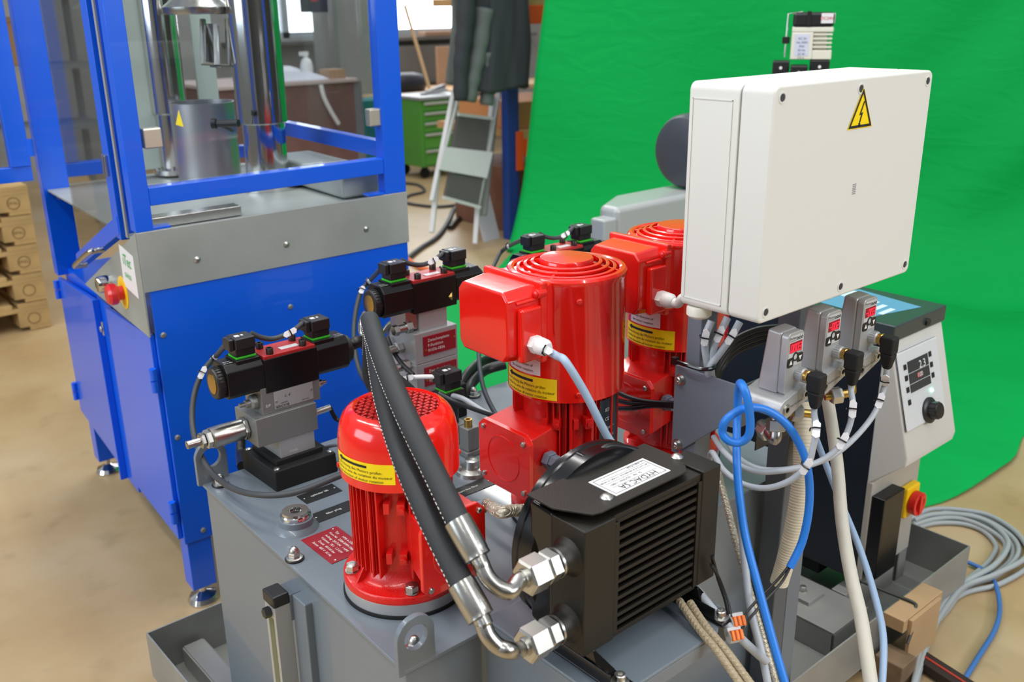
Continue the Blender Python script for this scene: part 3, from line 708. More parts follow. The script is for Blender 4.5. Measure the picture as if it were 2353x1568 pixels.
# ================================================================== oil cooler with bracket
ck = thing('oil_cooler', (.90, .80, .645), 'black oil cooler with ribbed radiator front and a white type label on top', 'cooler')
cx0, cx1, cy0, cy1, cz0, cz1 = .760, 1.036, .750, .812, .684, .873
mb = MB(); mb.box(cx0, cx0+.058, cy0, cy1, cz0, cz1); mb.build('header_tank', COOL, ck, bevel=.002)
mb = MB(); mb.box(cx1-.040, cx1, cy0, cy1, cz0+.006, cz1+.004); mb.build('header_tank', COOL, ck, bevel=.002)
mb = MB(); mb.box(cx0+.058, cx1-.040, cy0+.004, cy1, cz1-.010, cz1); mb.box(cx0+.058, cx1-.040, cy0+.004, cy1, cz0, cz0+.006)
mb.box(cx0+.058, cx0+.066, cy0+.001, cy1, cz0+.006, cz1-.010); mb.box(cx1-.048, cx1-.040, cy0+.001, cy1, cz0+.006, cz1-.010); mb.build('core_frame', COOL, ck, bevel=.0006)
NR = 13; H0 = cz0+.006; HH = (cz1-.010-H0)/NR
mb = MB()
for i in range(NR+1):
    mb.box(cx0+.062, cx1-.044, cy0+.003, cy1-.002, H0+i*HH-.0027, H0+i*HH+.0027)
core = mb.build('core_tubes', COOL, ck, bevel=.0004, seg=1)
mb = MB(); nx = 74
for i in range(NR):
    za, zb = H0+i*HH+.0022, H0+(i+1)*HH-.0022; xs = [cx0+.067+(cx1-.048-cx0-.068)*k/nx for k in range(nx+1)]
    vs = []
    for k, x in enumerate(xs):
        z = zb if k % 2 else za
        vs += [(x, cy0+.006, z), (x, cy1-.01, z)]
    mb.add(vs, [(2*k, 2*k+1, 2*k+3, 2*k+2) for k in range(nx)])
tag(mb.build('cooling_fins', COOL, core, flat=True), kind='stuff')
mb = MB(); mb.box(cx0+.05, cx1-.03, cy1-.012, cy1-.010, cz0, cz1-.002); mb.build('core_back', BLKM, ck)
# top cover plate and shroud
mb = MB(); pl = [(cx0-.004, cy1+.045), (cx0-.004, cy1-.006), (cx0+.022, cy0+.010), (cx0+.036, cy0+.006), (cx1-.070, cy0+.006), (cx1-.058, cy0+.018), (cx1-.045, cy1-.01), (cx1-.045, cy1+.045)]
mb.prism([(x, y) for x, y in pl], (0, 0, cz1+.011), X, Y, .003); tp = mb.build('top_plate', COOL, ck, bevel=.0008)
mb = MB()
for x, y in ((cx0+.068, cy0+.028), (cx1-.046, cy0+.044)): mb.cut(); mb.lathe([(.009, 0), (.009, .001), (.006, .004), (.002, .005)], (x, y, cz1+.014), Z, 24)
mb.build('pan_screw', ZN, tp)
lx0, lx1, ly0, ly1 = cx0+.080, cx0+.190, cy0+.022, cy0+.074
mb = MB(); mb.box(lx0, lx1, ly0, ly1, cz1+.014, cz1+.0146); lb = mb.build('type_label', LBL, tp); part_label(lb, 'white printed type label')
mb = MB(); zt = cz1+.0146
for a in (ly0+.004, ly1-.005): mb.box(lx0+.004, lx1-.004, a, a+.0008, zt, zt+.0003)
for a in (lx0+.004, lx1-.005): mb.box(a, a+.0008, ly0+.004, ly1-.004, zt, zt+.0003)
for a in (ly0+.018, ly0+.030, ly0+.040): mb.box(lx0+.012, lx1-.008, a, a+.0004, zt, zt+.0003)
fl = lambda x, y: planefn((x, y, zt), -X, -Y, Z, .0004)
mb.text('HYDAC SA', .0150, fl((lx0+lx1)/2+.002, ly0+.012)); mb.text('Sr. Nr. 162/3501-1/001', .0066, fl((lx0+lx1)/2-.01, ly0+.0245)); mb.text('LAC2-012-4-A-00-000-0-0  CODE 3118186', .0054, fl((lx0+lx1)/2, ly0+.0355)); mb.text('p. max 14 bar', .0058, fl((lx0+lx1)/2+.03, ly0+.0445))
mb.build('label_print', INK, lb, flat=True)
fx, fz, fr = .893, .768, .140
mb = MB(); mb.hexa([(cx0+.002, cy1, cz0+.002), (cx1-.04, cy1, cz0+.002), (cx1-.045, .862, cz0+.002), (cx0+.006, .862, cz0+.002), (cx0+.002, cy1, cz1), (cx1-.04, cy1, cz1), (cx1-.045, .862, cz1), (cx0+.006, .862, cz1)]); mb.build('shroud_box', BLKG, ck, bevel=.006)
mb = MB(); mb.lathe([(fr*.86, 0), (fr*.985, .006), (fr*.985, .030), (fr, .032), (fr, .040), (fr*.93, .041), (fr*.93, .052), (fr*.6, .055)], (fx, .845, fz), Y, 64); sh = mb.build('fan_shroud', BLKG, ck)
mb = MB()
for a in (200, 100, 320):
    q = Vector((cos(radians(a)), 0, sin(radians(a)))); mb.cut(); mb.cyl(Vector((fx, .862, fz))+q*(fr-.010), Vector((fx, .889, fz))+q*(fr-.010), .009, n=16)
mb.build('shroud_ear', BLKG, sh, bevel=.001)
mb = MB(); q = Vector((cos(radians(200)), 0, sin(radians(200)))); mb.hexn(Vector((fx, .862, fz))+q*(fr-.010), Vector((fx, .855, fz))+q*(fr-.010), .0065); mb.build('shroud_bolt', ZN, sh)
mb = MB(); mb.lathe([(.05, 0), (.05, .03), (.045, .034)], (fx, .90, fz), Y, 32); mb.build('fan_motor', BLK, ck)
# ports with adapters
for i, z in enumerate((.824, .722)):
    mb = MB(); mb.lathe([(.028, 0), (.024, .004), (.0205, .010), (.0200, .026)], (cx0, .781, z), -X, 36); pt = mb.build('port', COOL, ck)
mb = MB(); mb.box(cx0+.030, cx1-.050, cy0+.03, cy1+.03, cz1-.002, cz1+.011); mb.build('plate_spacer', COOL, ck, bevel=.001)
# feet
mb = MB()
for x in (.792, 1.012):
    mb.cut(); mb.box(x-.017, x+.017, .700, .885, .644, .648); mb.box(x-.017, x-.014, .715, .87, .648, .668); mb.hexa([(x-.014, .735, .648), (x+.017, .735, .648), (x+.017, .86, .648), (x-.014, .86, .648), (x-.014, .75, .686), (x-.010, .75, .686), (x-.010, .86, .686), (x-.014, .86, .686)])
ft = mb.build('foot_bracket', BLKG, ck, bevel=.0015)
mb = MB()
for x in (.795, 1.010):
    for y in (.715, .872): mb.cut(); mb.lathe([(.0125, 0), (.0125, .002), (.010, .003)], (x, y, .648), Z, 20); mb.lathe([(.0078, .003), (.0078, .012), (.0066, .0132), (.004, .0132), (.0038, .009), (0, .009)], (x, y, .648), Z, 20, cap=False)
mb.build('foot_bolt', ZN, ck)
br = thing('cooler_bracket', (.90, .83, .40), 'grey folded sheet bracket carrying the black oil cooler at the tank side', 'bracket')
mb = MB(); mb.prism([(.755, .700), (.985, .700), (1.040, .735), (1.045, .80), (1.045, .952), (.755, .952)], (0, 0, .637), X, Y, .006); mb.build('bracket_plate', GREY, br, bevel=.002)
mb = MB(); mb.box(.80, .985, .700, .704, .615, .637); mb.build('front_flange', GREY, br, bevel=.001)
mb = MB(); mb.prism([(.702, .636), (.952, .636), (.952, .42), (.94, .42), (.702, .60)], (.756, 0, 0), Y, Z, .005); mb.build('gusset', GREY, br, bevel=.001)
mb = MB(); mb.prism([(.712, .636), (.952, .636), (.952, .42), (.94, .42), (.712, .60)], (1.03, 0, 0), Y, Z, .005); mb.build('gusset', GREY, br, bevel=.001)

# ================================================================== thick rubber hoses
def hose(label, ferr_a, ferr_b, port, path, elbow, r=.0158):
    root = thing('hydraulic_hose', tuple(port), label, 'hose')
    a, b = Vector(ferr_a), Vector(ferr_b); d = (b-a).normalized()
    mb = MB(); pts = catmull([Vector(p) for p in path]+[a+d*.01], 10); mb.tube(pts, r, 32); rb = mb.build('rubber_sleeve', RUB, root)
    L = (b-a).length
    mb = MB(); mb.lathe([(r*1.0, -.001), (r*1.13, 0), (r*1.14, .004), (r*1.14, L*.86), (r*1.10, L*.9), (r*1.12, L), (r*.9, L+.001)], a, d, 40); mb.lathe([(r*.72, L), (r*.72, L+.006)], a, d, 32); mb.build('crimp_ferrule', STL, root)
    p = Vector(port)
    mb = MB(); mb.tube(catmull([b, b+d*.010]+[Vector(e) for e in elbow]+[p+Vector((-.052, 0, 0)), p+Vector((-.03, 0, 0))], 8), r*.68, 28); mb.build('elbow_pipe', STL, root)
    mb = MB(); mb.lathe([(r*.80, -.002), (r*.80, .004)], p+Vector((-.046, 0, 0)), X, 32); mb.hexn(p+Vector((-.044, 0, 0)), p+Vector((-.012, 0, 0)), .0245); mb.build('union_nut', ZN, root)
    mb = MB(); mb.hexn(p+Vector((-.011, 0, 0)), p+Vector((.008, 0, 0)), .0222); mb.lathe([(.0207, .008), (.0207, .0115)], p, X, 36); mb.build('adapter', ZN, root)
    # white dashes printed along the sleeve
    mb = MB(); PP = catmull([Vector(p) for p in path[3:]]+[a], 60); acc = 0
    for i in range(1, len(PP)-1):
        L_ = (PP[i]-PP[i-1]).length; acc += L_
        if acc % .008 < .004:
            T = (PP[i+1]-PP[i-1]).normalized(); tc2 = (CAM-PP[i]).normalized(); sd = T.cross(tc2).normalized()
            if sd.dot(RT) > 0: sd = -sd
            nn = sd.cross(T).normalized()
            if nn.dot(tc2) < 0: nn = -nn
            mb.beam(PP[i]+(sd*.94+nn*.36)*r*1.005-T*L_*.5, PP[i]+(sd*.94+nn*.36)*r*1.005+T*L_*.5, .0007, .0006, nn)
    mb.build('stitch_line', LBL, rb, flat=True)
    return root, rb
PT1 = (.728, .781, .824); PT2 = (.728, .781, .722)
hose('thick black rubber hose ending in the upper steel elbow on the oil cooler', D(1051, 1196, 1.20), D(1098, 1282, 1.185), PT1,
     [(.93, 1.36, .63), (.93, 1.345, .80), D(868, 840, 1.74), D(858, 765, 1.66), D(850, 737, 1.58), D(861, 775, 1.50), D(888, 850, 1.41), D(933, 955, 1.325), D(992, 1075, 1.262)],
     [D(1107, 1300, 1.183), D(1121, 1328, 1.18), D(1146, 1351, 1.18), D(1174, 1359, 1.182)])
hose('thick black rubber hose ending in the lower steel elbow on the oil cooler', D(1060, 1339, 1.185), D(1105, 1420, 1.17), PT2,
     [(.89, 1.385, .63), (.89, 1.37, .80), D(858, 880, 1.76), D(853, 810, 1.70), D(856, 765, 1.62), D(862, 800, 1.53), D(880, 905, 1.415), D(917, 1030, 1.325), D(975, 1168, 1.250)],
     [D(1111, 1435, 1.168), D(1122, 1462, 1.166), D(1146, 1487, 1.168), D(1174, 1496, 1.172)])

# ================================================================== control cabinet with its stand
def rbox_loop(x0, x1, z0, z1, r, n=6):
    o = []
    for cx, cz, a0 in ((x1-r, z1-r, 0), (x0+r, z1-r, 90), (x0+r, z0+r, 180), (x1-r, z0+r, 270)):
        for k in range(n+1): a = radians(a0+90*k/n); o.append((cx+r*cos(a), cz+r*sin(a)))
    return o
BX0, BX1, BY0, BY1, BZ0, BZ1, BYS = 1.099, 1.523, .750, .890, 1.072, 1.400, .803
cab = thing('control_cabinet', (1.31, .82, 1.07), 'white plastic electrical cabinet with yellow high voltage triangle, mounted above the red motors', 'cabinet')
mb = MB(); mb.prism(rbox_loop(BX0, BX1, BZ0, BZ1, .012), (0, BY1, 0), X, Z, BY1-BYS-.0012); body = mb.build('cabinet_body', WHITE, cab, bevel=.0015)
mb = MB(); mb.prism(rbox_loop(BX0, BX1, BZ0, BZ1, .012), (0, BYS, 0), X, Z, BYS-BY0); lid = mb.build('cabinet_lid', WHITE, cab, bevel=.004, seg=3)
mb = MB(); mb.prism(rbox_loop(BX0+.003, BX1-.003, BZ0+.003, BZ1-.003, .010), (0, BYS+.004, 0), X, Z, .006); mb.build('lid_seal', mat('seal_grey', rgb(120, 120, 120), .7), cab)
mb = MB()
ya, yb, za, zb = BYS+.012, BY1-.006, BZ0+.014, BZ1-.022
for b in ((BX0-.0012, BX0+.002, ya, yb, za, za+.0012), (BX0-.0012, BX0+.002, ya, yb, zb-.0012, zb), (BX0-.0012, BX0+.002, ya, ya+.0012, za, zb), (BX0-.0012, BX0+.002, yb-.0012, yb, za, zb)): mb.box(*b)
mb.build('side_moulding', WHITE, body)
mb = MB()
for x in (BX0+.018, (BX0+BX1)/2, BX1-.016):
    for z in (BZ0+.016, BZ1-.016):
        if abs(x-(BX0+BX1)/2) < .01 and z > 1.2: pass
        mb.cut(); mb.lathe([(.0085, -.0004), (.0085, .0006), (.0062, .0008), (.0058, -.0005), (0, -.0006)], (x, BY0, z), -Y, 24, cap=False)
mb.build('lid_screw_sleeve', WHITE, lid)
mb = MB()
for x in (BX0+.018, (BX0+BX1)/2, BX1-.016):
    for z in (BZ0+.016, BZ1-.016): mb.cut(); mb.lathe([(.0052, 0), (.0052, .0005)], (x, BY0, z), -Y, 20)
mb.build('lid_screw', mat('dark_hole', rgb(70, 74, 78), .5, .4), lid)
tc_ = P(1978, 263, 'y', BY0); s_ = .034
tri = lambda k: [(-s_*k, -s_*.577*k), (s_*k, -s_*.577*k), (0, s_*1.155*k)]
mb = MB(); mb.add([tc_+X*x+Z*z*1.02-Y*.0006 for x, z in tri(1.0)], [(0, 1, 2)]); ws = mb.build('warning_triangle', YEL, lid, flat=True); part_label(ws, 'yellow triangle with black high voltage flash')
mb = MB(); o = [tc_+X*x+Z*z*1.02-Y*.0010 for x, z in tri(.93)]; i_ = [tc_+X*x+Z*z*1.02-Y*.0010 for x, z in tri(.74)]
mb.add(o+i_, [(0, 1, 4, 3), (1, 2, 5, 4), (2, 0, 3, 5)])
bolt = [(.004, .024), (-.006, .002), (-.0005, .0035), (-.0045, -.010), (-.0065, -.0095), (-.004, -.017), (.0005, -.0115), (-.0016, -.0108), (.0048, .007), (-.0008, .0055), (.0075, .024)]
mb.add([tc_+X*x*.95+Z*(z*.9-.003)-Y*.0010 for x, z in bolt], [tuple(range(len(bolt)))]); mb.build('triangle_print', INK, ws, flat=True)
mc = P(1962, 436, 'y', BY0); mb = MB()
for k in range(6): mb.cbox(mc+X*0+Z*(.008-.0028*k)-Y*.0003, (.009, .0006, .0013))
mb.build('inspection_mark', mat('mark_grey', rgb(150, 150, 150), .6), lid)
mb = MB()
for x, y, r in ((1.118, .868, .019), (1.118+.075, .868, .016), (1.30, .86, .016), (1.40, .86, .016)):
    mb.cut(); mb.lathe([(r*.9, 0), (r, -.003), (r, -.014), (r*.8, -.018), (r*.55, -.020)], (x, y, BZ0), Z, 28)
mb.build('cable_gland', mat('gland_cream', rgb(222, 219, 206), .45), body)
# stand
st = thing('cabinet_stand', (1.33, .94, .12), 'grey steel posts and side plate carrying the white cabinet and the pressure switches', 'stand')
mb = MB(); mb.box(1.200, 1.243, .925, .955, .63, 1.33); mb.build('post', GREYB, st, bevel=.003)
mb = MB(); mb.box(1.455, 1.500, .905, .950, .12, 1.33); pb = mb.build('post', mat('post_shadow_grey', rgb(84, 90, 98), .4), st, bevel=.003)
mb = MB(); mb.box(1.500, 1.545, .905, .909, .12, .80); mb.build('angle_leg', GREYB, st, bevel=.001)
mb = MB()
for z in (1.13, 1.33): mb.cut(); mb.box(1.19, 1.51, .891, .925, z-.015, z+.015)
mb.build('crossbar', GREYB, st, bevel=.002)
mb = MB(); mb.prism([(.972, .928), (.845, .928), (.838, .921), (.838, .858), (.848, .852), (.868, .850), (.962, .766), (.972, .766)][::-1], (1.195, 0, 0), Y, Z, .004); mb.build('side_plate', GREYB, st, bevel=.0015)
mb = MB(); mb.box(1.196, 1.60, .836, .840, .895, .928); mb.box(1.196, 1.235, .836, .840, .855, .90); mb.build('switch_rail', GREYB, st, bevel=.001)
mb = MB()
for z in (.905, .785): mb.cut(); mb.lathe([(.010, 0), (.010, .002), (.0068, .002), (.0065, .009), (.005, .0105), (.003, .0105), (.003, .007), (0, .007)], (1.195, .958, z), -X, 24, cap=False)
mb.build('plate_bolt', ZN, st)
mb = MB(); mb.box(1.245, 1.345, .835, .837, .800, .850); bp = mb.build('black_label', BPL, st); part_label(bp, 'black plate with white words under the first switch')
mb = MB(); mb.text('pressure', .011, planefn((1.258, .835, .838), X, Z, -Y), align='LEFT'); mb.text('cylinder press', .011, planefn((1.258, .835, .822), X, Z, -Y), align='LEFT'); mb.build('lettering', BRS, bp, flat=True)
mb = MB(); mb.tube([(1.196, .984, .93), (1.19, .925, .937), (1.2, .885, .93)], .003, 8); 
tie = MB(); tie.ring([(.0, 0)]*1, (0, 0, 0)) if False else None
mb = MB(); mb.tube(catmull([D(1549, 829, 1.60), D(1575, 838, 1.575), D(1612, 849, 1.555), D(1640, 846, 1.54), D(1638, 836, 1.57)], 6), .0035, 8); mb.cbox(D(1551, 829, 1.60), (.010, .010, .012)); ct = mb.build('cable_tie', BLKG, None); tag(ct, 'black cable tie around the grey cables at the cabinet post', 'cable tie')

# ================================================================== pressure switches
def seg_digit(mb, fn, x, y, h, ch, m=None):
    w_ = h*.5; t = h*.10
    S7 = {'0': 'abcdef', '3': 'abgcd', '2': 'abged', '-': 'g', '1': 'bc', '8': 'abcdefg', '5': 'afgcd', ' ': ''}
    R = {'a': (0, h-t, w_, h), 'd': (0, 0, w_, t), 'g': (0, h/2-t/2, w_, h/2+t/2), 'f': (0, h/2, t, h), 'e': (0, 0, t, h/2), 'b': (w_-t, h/2, w_, h), 'c': (w_-t, 0, w_, h/2)}
    for s in S7[ch]:
        a, b, c, d = R[s]; sl = .12
        mb.add([fn(x+p+sl*(q), y+q) for p, q in ((a, b), (c, b), (c, d), (a, d))], [(0, 1, 2, 3)])
LED = mat('led_red', rgb(255, 30, 50), .4, emit=(1, .02, .05, 1), es=1.6)
def pswitch(x0, z0, disp, label, wd=.043, yf=.752):
    z0 -= .006; x0 -= .002
    dp, ht = .048, .098; x1 = x0+wd; root = thing('pressure_switch', (x0+wd/2, yf+dp/2, z0), label, 'pressure switch', 'pressure switches in a row')
    mb = MB(); mb.hexa([(x0, yf+.012, z0), (x1, yf+.012, z0), (x1, yf+dp, z0), (x0, yf+dp, z0), (x0, yf+.012, z0+ht), (x1, yf+.012, z0+ht), (x1, yf+dp-.012, z0+ht+.002), (x0, yf+dp-.012, z0+ht+.002)]); mb.build('housing', ALUM, root, bevel=.004, seg=3)
    mb = MB(); mb.prism(rbox_loop(x0+.0005, x1-.0005, z0, z0+ht, .008), (0, yf+.0115, 0), X, Z, .0115); fr = mb.build('front', ALUM, root, bevel=.001)
    N = -Y; F = lambda x, z: (x0+x*wd, yf, z0+z*ht)
    mb = MB(); mb.prism(rbox_loop(x0+.10*wd, x1-.06*wd, z0+.46*ht, z0+.95*ht, .003), (0, yf, 0), X, Z, .0006); fp = mb.build('front_panel', mat('panel_silver', rgb(196, 197, 198), .45), fr)
    mb = MB(); mb.box(x0+.14*wd, x0+.86*wd, yf-.0012, yf-.0006, z0+.68*ht, z0+.845*ht); ds = mb.build('display', mat('display_red', rgb(90, 0, 14), .3, emit=(.5, 0, .03, 1), es=.25), fp); part_label(ds, 'red lit digits')
    mb = MB(); h = .0118; n = len(disp)
    fn = planefn((x0+.16*wd, yf-.0006, z0+.695*ht), X, Z, N, .0009)
    for i, ch in enumerate(disp): seg_digit(mb, fn, i*.0072, 0, h, ch)
    mb.build('digits', LED, ds, flat=True)
    mb = MB()
    mb.text('Parker', .0065, planefn(F(.30, .915), X, Z, N, .001)); mb.text('ServoJunior', .0032, planefn(F(.31, .875), X, Z, N, .001)); mb.text('bar/PSI', .0032, planefn(F(.78, .655), X, Z, N, .001)); mb.text('SET', .0032, planefn(F(.24, .46), X, Z, N, .001))
    for k, xx in enumerate((.56, .70, .84)):
        mb.ring([(.0016, .0008), (.0016, .0012), (.0024, .0012), (.0024, .0008)], F(xx, .895), N, 14); mb.text(('', '1', '2')[k] or '.', .0035, planefn(F(xx, .935), X, Z, N, .001))
    mb.build('panel_print', INK, fp, flat=True)
    mb = MB()
    for xx, zz in ((.24, .525), (.80, .565)): mb.cut(); mb.prism(rbox_loop(x0+xx*wd-.0075, x0+xx*wd+.0075, z0+zz*ht-.0075, z0+zz*ht+.0075, .004), (0, yf-.0002, 0), X, Z, .0012)
    mb.build('button', BLK, fp)
    mb = MB(); mb.add([planefn(F(.24, .525), X, Z, N, .0018)(a, b) for a, b in ((-.004, -.003), (.004, -.003), (0, .0045))], [(0, 1, 2)]); mb.add([planefn(F(.80, .565), X, Z, N, .0018)(a, b) for a, b in ((-.004, .003), (.004, .003), (0, -.0045))], [(0, 1, 2)]); mb.build('arrow_print', WTX, fp, flat=True)
    mb = MB(); mb.ring([(.0048, 0), (.0048, .0016), (.0072, .0016), (.0072, 0)], F(.52, .60), N, 24); mb.build('button_ring', BLK, fp)
    # manifold under it
    zc = z0-.018; mb = MB()
    mb.prism([(x0-.018+.016*(1-cos(a)) if False else x0-.004+.017*cos(a), zc+.017*sin(a)) for a in [radians(90+15*k) for k in range(13)]]+[(x1+.002+.014*cos(a), zc+.014+.0*1+.014*sin(a)) for a in [radians(-60+15*k) for k in range(11)]], (0, yf+.062, 0), X, Z, .072)
    mf = mb.build('manifold', ALUM, root, bevel=.001)
    mb = MB()
    for xx, zz in ((x0-.004, zc), (x1+.001, zc+.013)): mb.cut(); mb.lathe([(.0095, 0), (.0095, .001), (.0075, .001), (.0075, .0024), (.0042, .0024), (.004, 0), (0, 0)], (xx, yf-.010, zz), N, 20, cap=False)
    mb.build('manifold_screw', ZN, mf)
    mb = MB(); mb.text('MADE BY PARKER', .0042, planefn(((x0+x1)/2, yf-.010, zc+.004), (1, 0, .13), (-.13, 0, 1), N)); mb.build('stamp', BLK, mf, flat=True)
    # round plug connector at the lower right
    px = x0+wd*.80; pz = z0+.018*1.6; a = Vector((px, yf, pz))
    mb = MB(); mb.lathe([(.0105, 0), (.0105, .011), (.009, .013)], a, N, 24)
    for k in range(18): t = 2*pi*k/18; mb.cbox(a+Vector((.0105*cos(t), -.006, .0105*sin(t))), (.0012, .009, .0012))
    cn = mb.build('plug_collar', ALUM, root)
    mb = MB(); mb.cyl(a-Y*.012, a-Y*.017, .0085); mb.hexn(a-Y*.017, a-Y*.021, .0105); mb.build('plug_nut', BRS, cn)
    mb = MB(); q = a-Y*.021
    mb.box(q.x-.0108, q.x+.0108, q.y-.024, q.y, q.z-.021, q.z+.009)
    mb.hexa([(q.x-.006, q.y-.019, q.z-.048), (q.x+.006, q.y-.019, q.z-.048), (q.x+.006, q.y-.007, q.z-.048), (q.x-.006, q.y-.007, q.z-.048), (q.x-.0108, q.y-.024, q.z-.020), (q.x+.0108, q.y-.024, q.z-.020), (q.x+.0108, q.y-.001, q.z-.020), (q.x-.0108, q.y-.001, q.z-.020)])
    pl = mb.build('angled_plug', BLKM, root, bevel=.004, seg=3)
    return Vector((q.x, q.y-.013, q.z-.046))
PS = []
for (px_, py_), dsp, lab in (((1802, 902), '0003', 'nearest pressure switch, its red display reading 0003'), ((1890, 850), '-002', 'middle pressure switch, its red display reading -002'), ((1974, 814), '-003', 'farthest pressure switch, its red display reading -003')):
    q = P(px_, py_, 'y', .752); PS.append(pswitch(q.x, q.z, dsp, lab))
# fittings below the switches
def fitting(name, pts, r, label, m=None, hexat=()):
    t = thing(name, tuple(pts[0]), label, 'fitting'); mb = MB(); mb.tube(catmull([Vector(p) for p in pts], 6), r, 16); mb.build('elbow', m or STL, t)
    for a, b, rr in hexat: mb = MB(); mb.hexn(a, b, rr); mb.build('hex_nut', ZN, t)
    return t
fitting('pipe_fitting', [D(1783, 950, 1.50), D(1783, 985, 1.50), D(1780, 1010, 1.50), D(1765, 992, 1.52), D(1748, 975, 1.54)], .0095, 'steel angle fitting hanging below the nearest pressure switch', hexat=((D(1783, 965, 1.50), D(1782, 992, 1.50), .015), (D(1768, 998, 1.52), D(1752, 982, 1.54), .015)))
fitting('pipe_fitting', [D(1800, 947, 1.49), D(1822, 948, 1.49), D(1850, 950, 1.49), D(1868, 952, 1.49)], .0065, 'small brass and steel fitting right of the nearest pressure switch', BRS, hexat=((D(1820, 948, 1.49), D(1843, 950, 1.49), .014),))
fitting('pipe_fitting', [D(1895, 912, 1.55), D(1915, 910, 1.55), D(1945, 905, 1.55), D(1958, 900, 1.55), D(1955, 870, 1.55)], .0065, 'small brass and steel fitting right of the middle pressure switch', BRS, hexat=((D(1908, 911, 1.55), D(1934, 907, 1.55), .014),))

# ================================================================== cables of the switches and the cabinet
def marker(parent, p, d, L=.031, wd=.0112):
    p = Vector(p); d = Vector(d).normalized(); toc = (CAM-p).normalized(); s = d.cross(toc).normalized(); n = s.cross(d)
    mb = MB(); q = [(-L/2, 0), (-L/2+.006, -wd/2), (L/2-.003, -wd/2), (L/2, 0), (L/2-.004, wd/2), (-L/2+.004, wd/2)]
    mb.prism(q, p+n*.0062, d, s, .0022); mk = mb.build('marker_tag', LBL, parent, bevel=.0004)
    mb = MB(); mb.tube([p+n*.009-s*.006, p+n*.0095+s*.002, p+n*.007+s*.008, p-n*.002+s*.009], .0014, 6); mb.build('tag_tie', BLKG, mk)
def gcable(name, pts, r, m, label, tags=(), group=None, cat='cable', n=12):
    P_ = catmull([Vector(p) for p in pts], 8); mid = P_[0]
    root = thing(name, tuple(mid), label, cat, group) if tags else None
    mb = MB(); mb.tube(P_, r, n); o = mb.build('sheath' if tags else name, m, root)
    for f in tags:
        i = int(f*(len(P_)-1)); i = max(1, min(i, len(P_)-2)); marker(root, P_[i]+(CAM-P_[i]).normalized()*max(0, r-.005), P_[i+1]-P_[i-1])
    if not tags: tag(o, label, cat, group)
    return root or o
gcable('sensor_cable', [PS[0]+Z*.012, PS[0]-Z*.01, D(1876, 985, 1.40), D(1868, 1030, 1.40), D(1855, 1070, 1.41), D(1815, 1105, 1.43), D(1760, 1122, 1.45), D(1705, 1112, 1.47), D(1662, 1080, 1.50), D(1635, 1040, 1.56), (1.25, .93, .72)], .0048, CGR, 'grey cable dropping from the nearest pressure switch plug, three tags', tags=(.22, .40), group=None)
gcable('sensor_cable', [PS[1]+Z*.012, PS[1]-Z*.01, D(1960, 935, 1.50), D(1950, 985, 1.50), D(1925, 1030, 1.50), D(1880, 1062, 1.50), D(1820, 1078, 1.49), D(1750, 1085, 1.49), D(1700, 1070, 1.50), D(1665, 1040, 1.53), D(1640, 1005, 1.60)], .0048, CGR, 'grey cable dropping from the middle pressure switch plug', tags=(.22, .37))
gcable('sensor_cable', [PS[2]+Z*.012, PS[2]-Z*.01, D(2032, 890, 1.60), D(2012, 945, 1.59), D(1975, 995, 1.57), D(1925, 1040, 1.54), D(1870, 1066, 1.52), D(1800, 1080, 1.52), D(1745, 1078, 1.52), D(1700, 1055, 1.53), D(1672, 1015, 1.58)], .0048, CGR, 'grey cable dropping from the farthest pressure switch plug', tags=(.14, .27))
for i, (pts, t) in enumerate((([D(1635, 738, 1.545), D(1622, 770, 1.55), D(1620, 800, 1.56), D(1626, 842, 1.57), D(1630, 880, 1.60)], (.3,)),
        ([D(1672, 730, 1.56), D(1655, 765, 1.56), D(1640, 800, 1.56), D(1634, 842, 1.57), D(1636, 880, 1.60)], (.3,)),
        ([D(1700, 740, 1.56), D(1680, 775, 1.56), D(1655, 810, 1.56), D(1632, 845, 1.56), D(1630, 885, 1.60)], (.25,)))):
    gcable('cabinet_cable', pts, .0062, CGR, ('grey cable leaving the front left gland under the white cabinet', 'middle grey cable under the white cabinet between two others', 'grey cable fanning out farthest right under the white cabinet')[i], tags=t)
for i in range(4):
    gcable('power_lead', [D(1790-6*i, 752+9*i, 1.62+.01*i), D(1740, 758+10*i, 1.63+.01*i), D(1690, 780+10*i, 1.63+.01*i), D(1655, 815+12*i, 1.62+.01*i), D(1640, 862+9*i, 1.62)], .0055, CBK, ('topmost', 'second', 'third', 'lowest')[i]+' black cable of the bundle bending down under the white cabinet', group='black cables in the bundle under the cabinet')
# motor lead
gcable('motor_lead', [(.956, 1.045, .998), (.956, 1.030, .996), (.960, 1.012, .990), D(1300, 832, 1.455), D(1345, 905, 1.47), D(1388, 990, 1.49), D(1425, 1060, 1.52), (1.10, .96, .66)], .0065, mat('pale_blue_cable', rgb(158, 178, 200), .4), 'thick pale blue grey cable from the gland of the middle red motor', tags=(.13,))
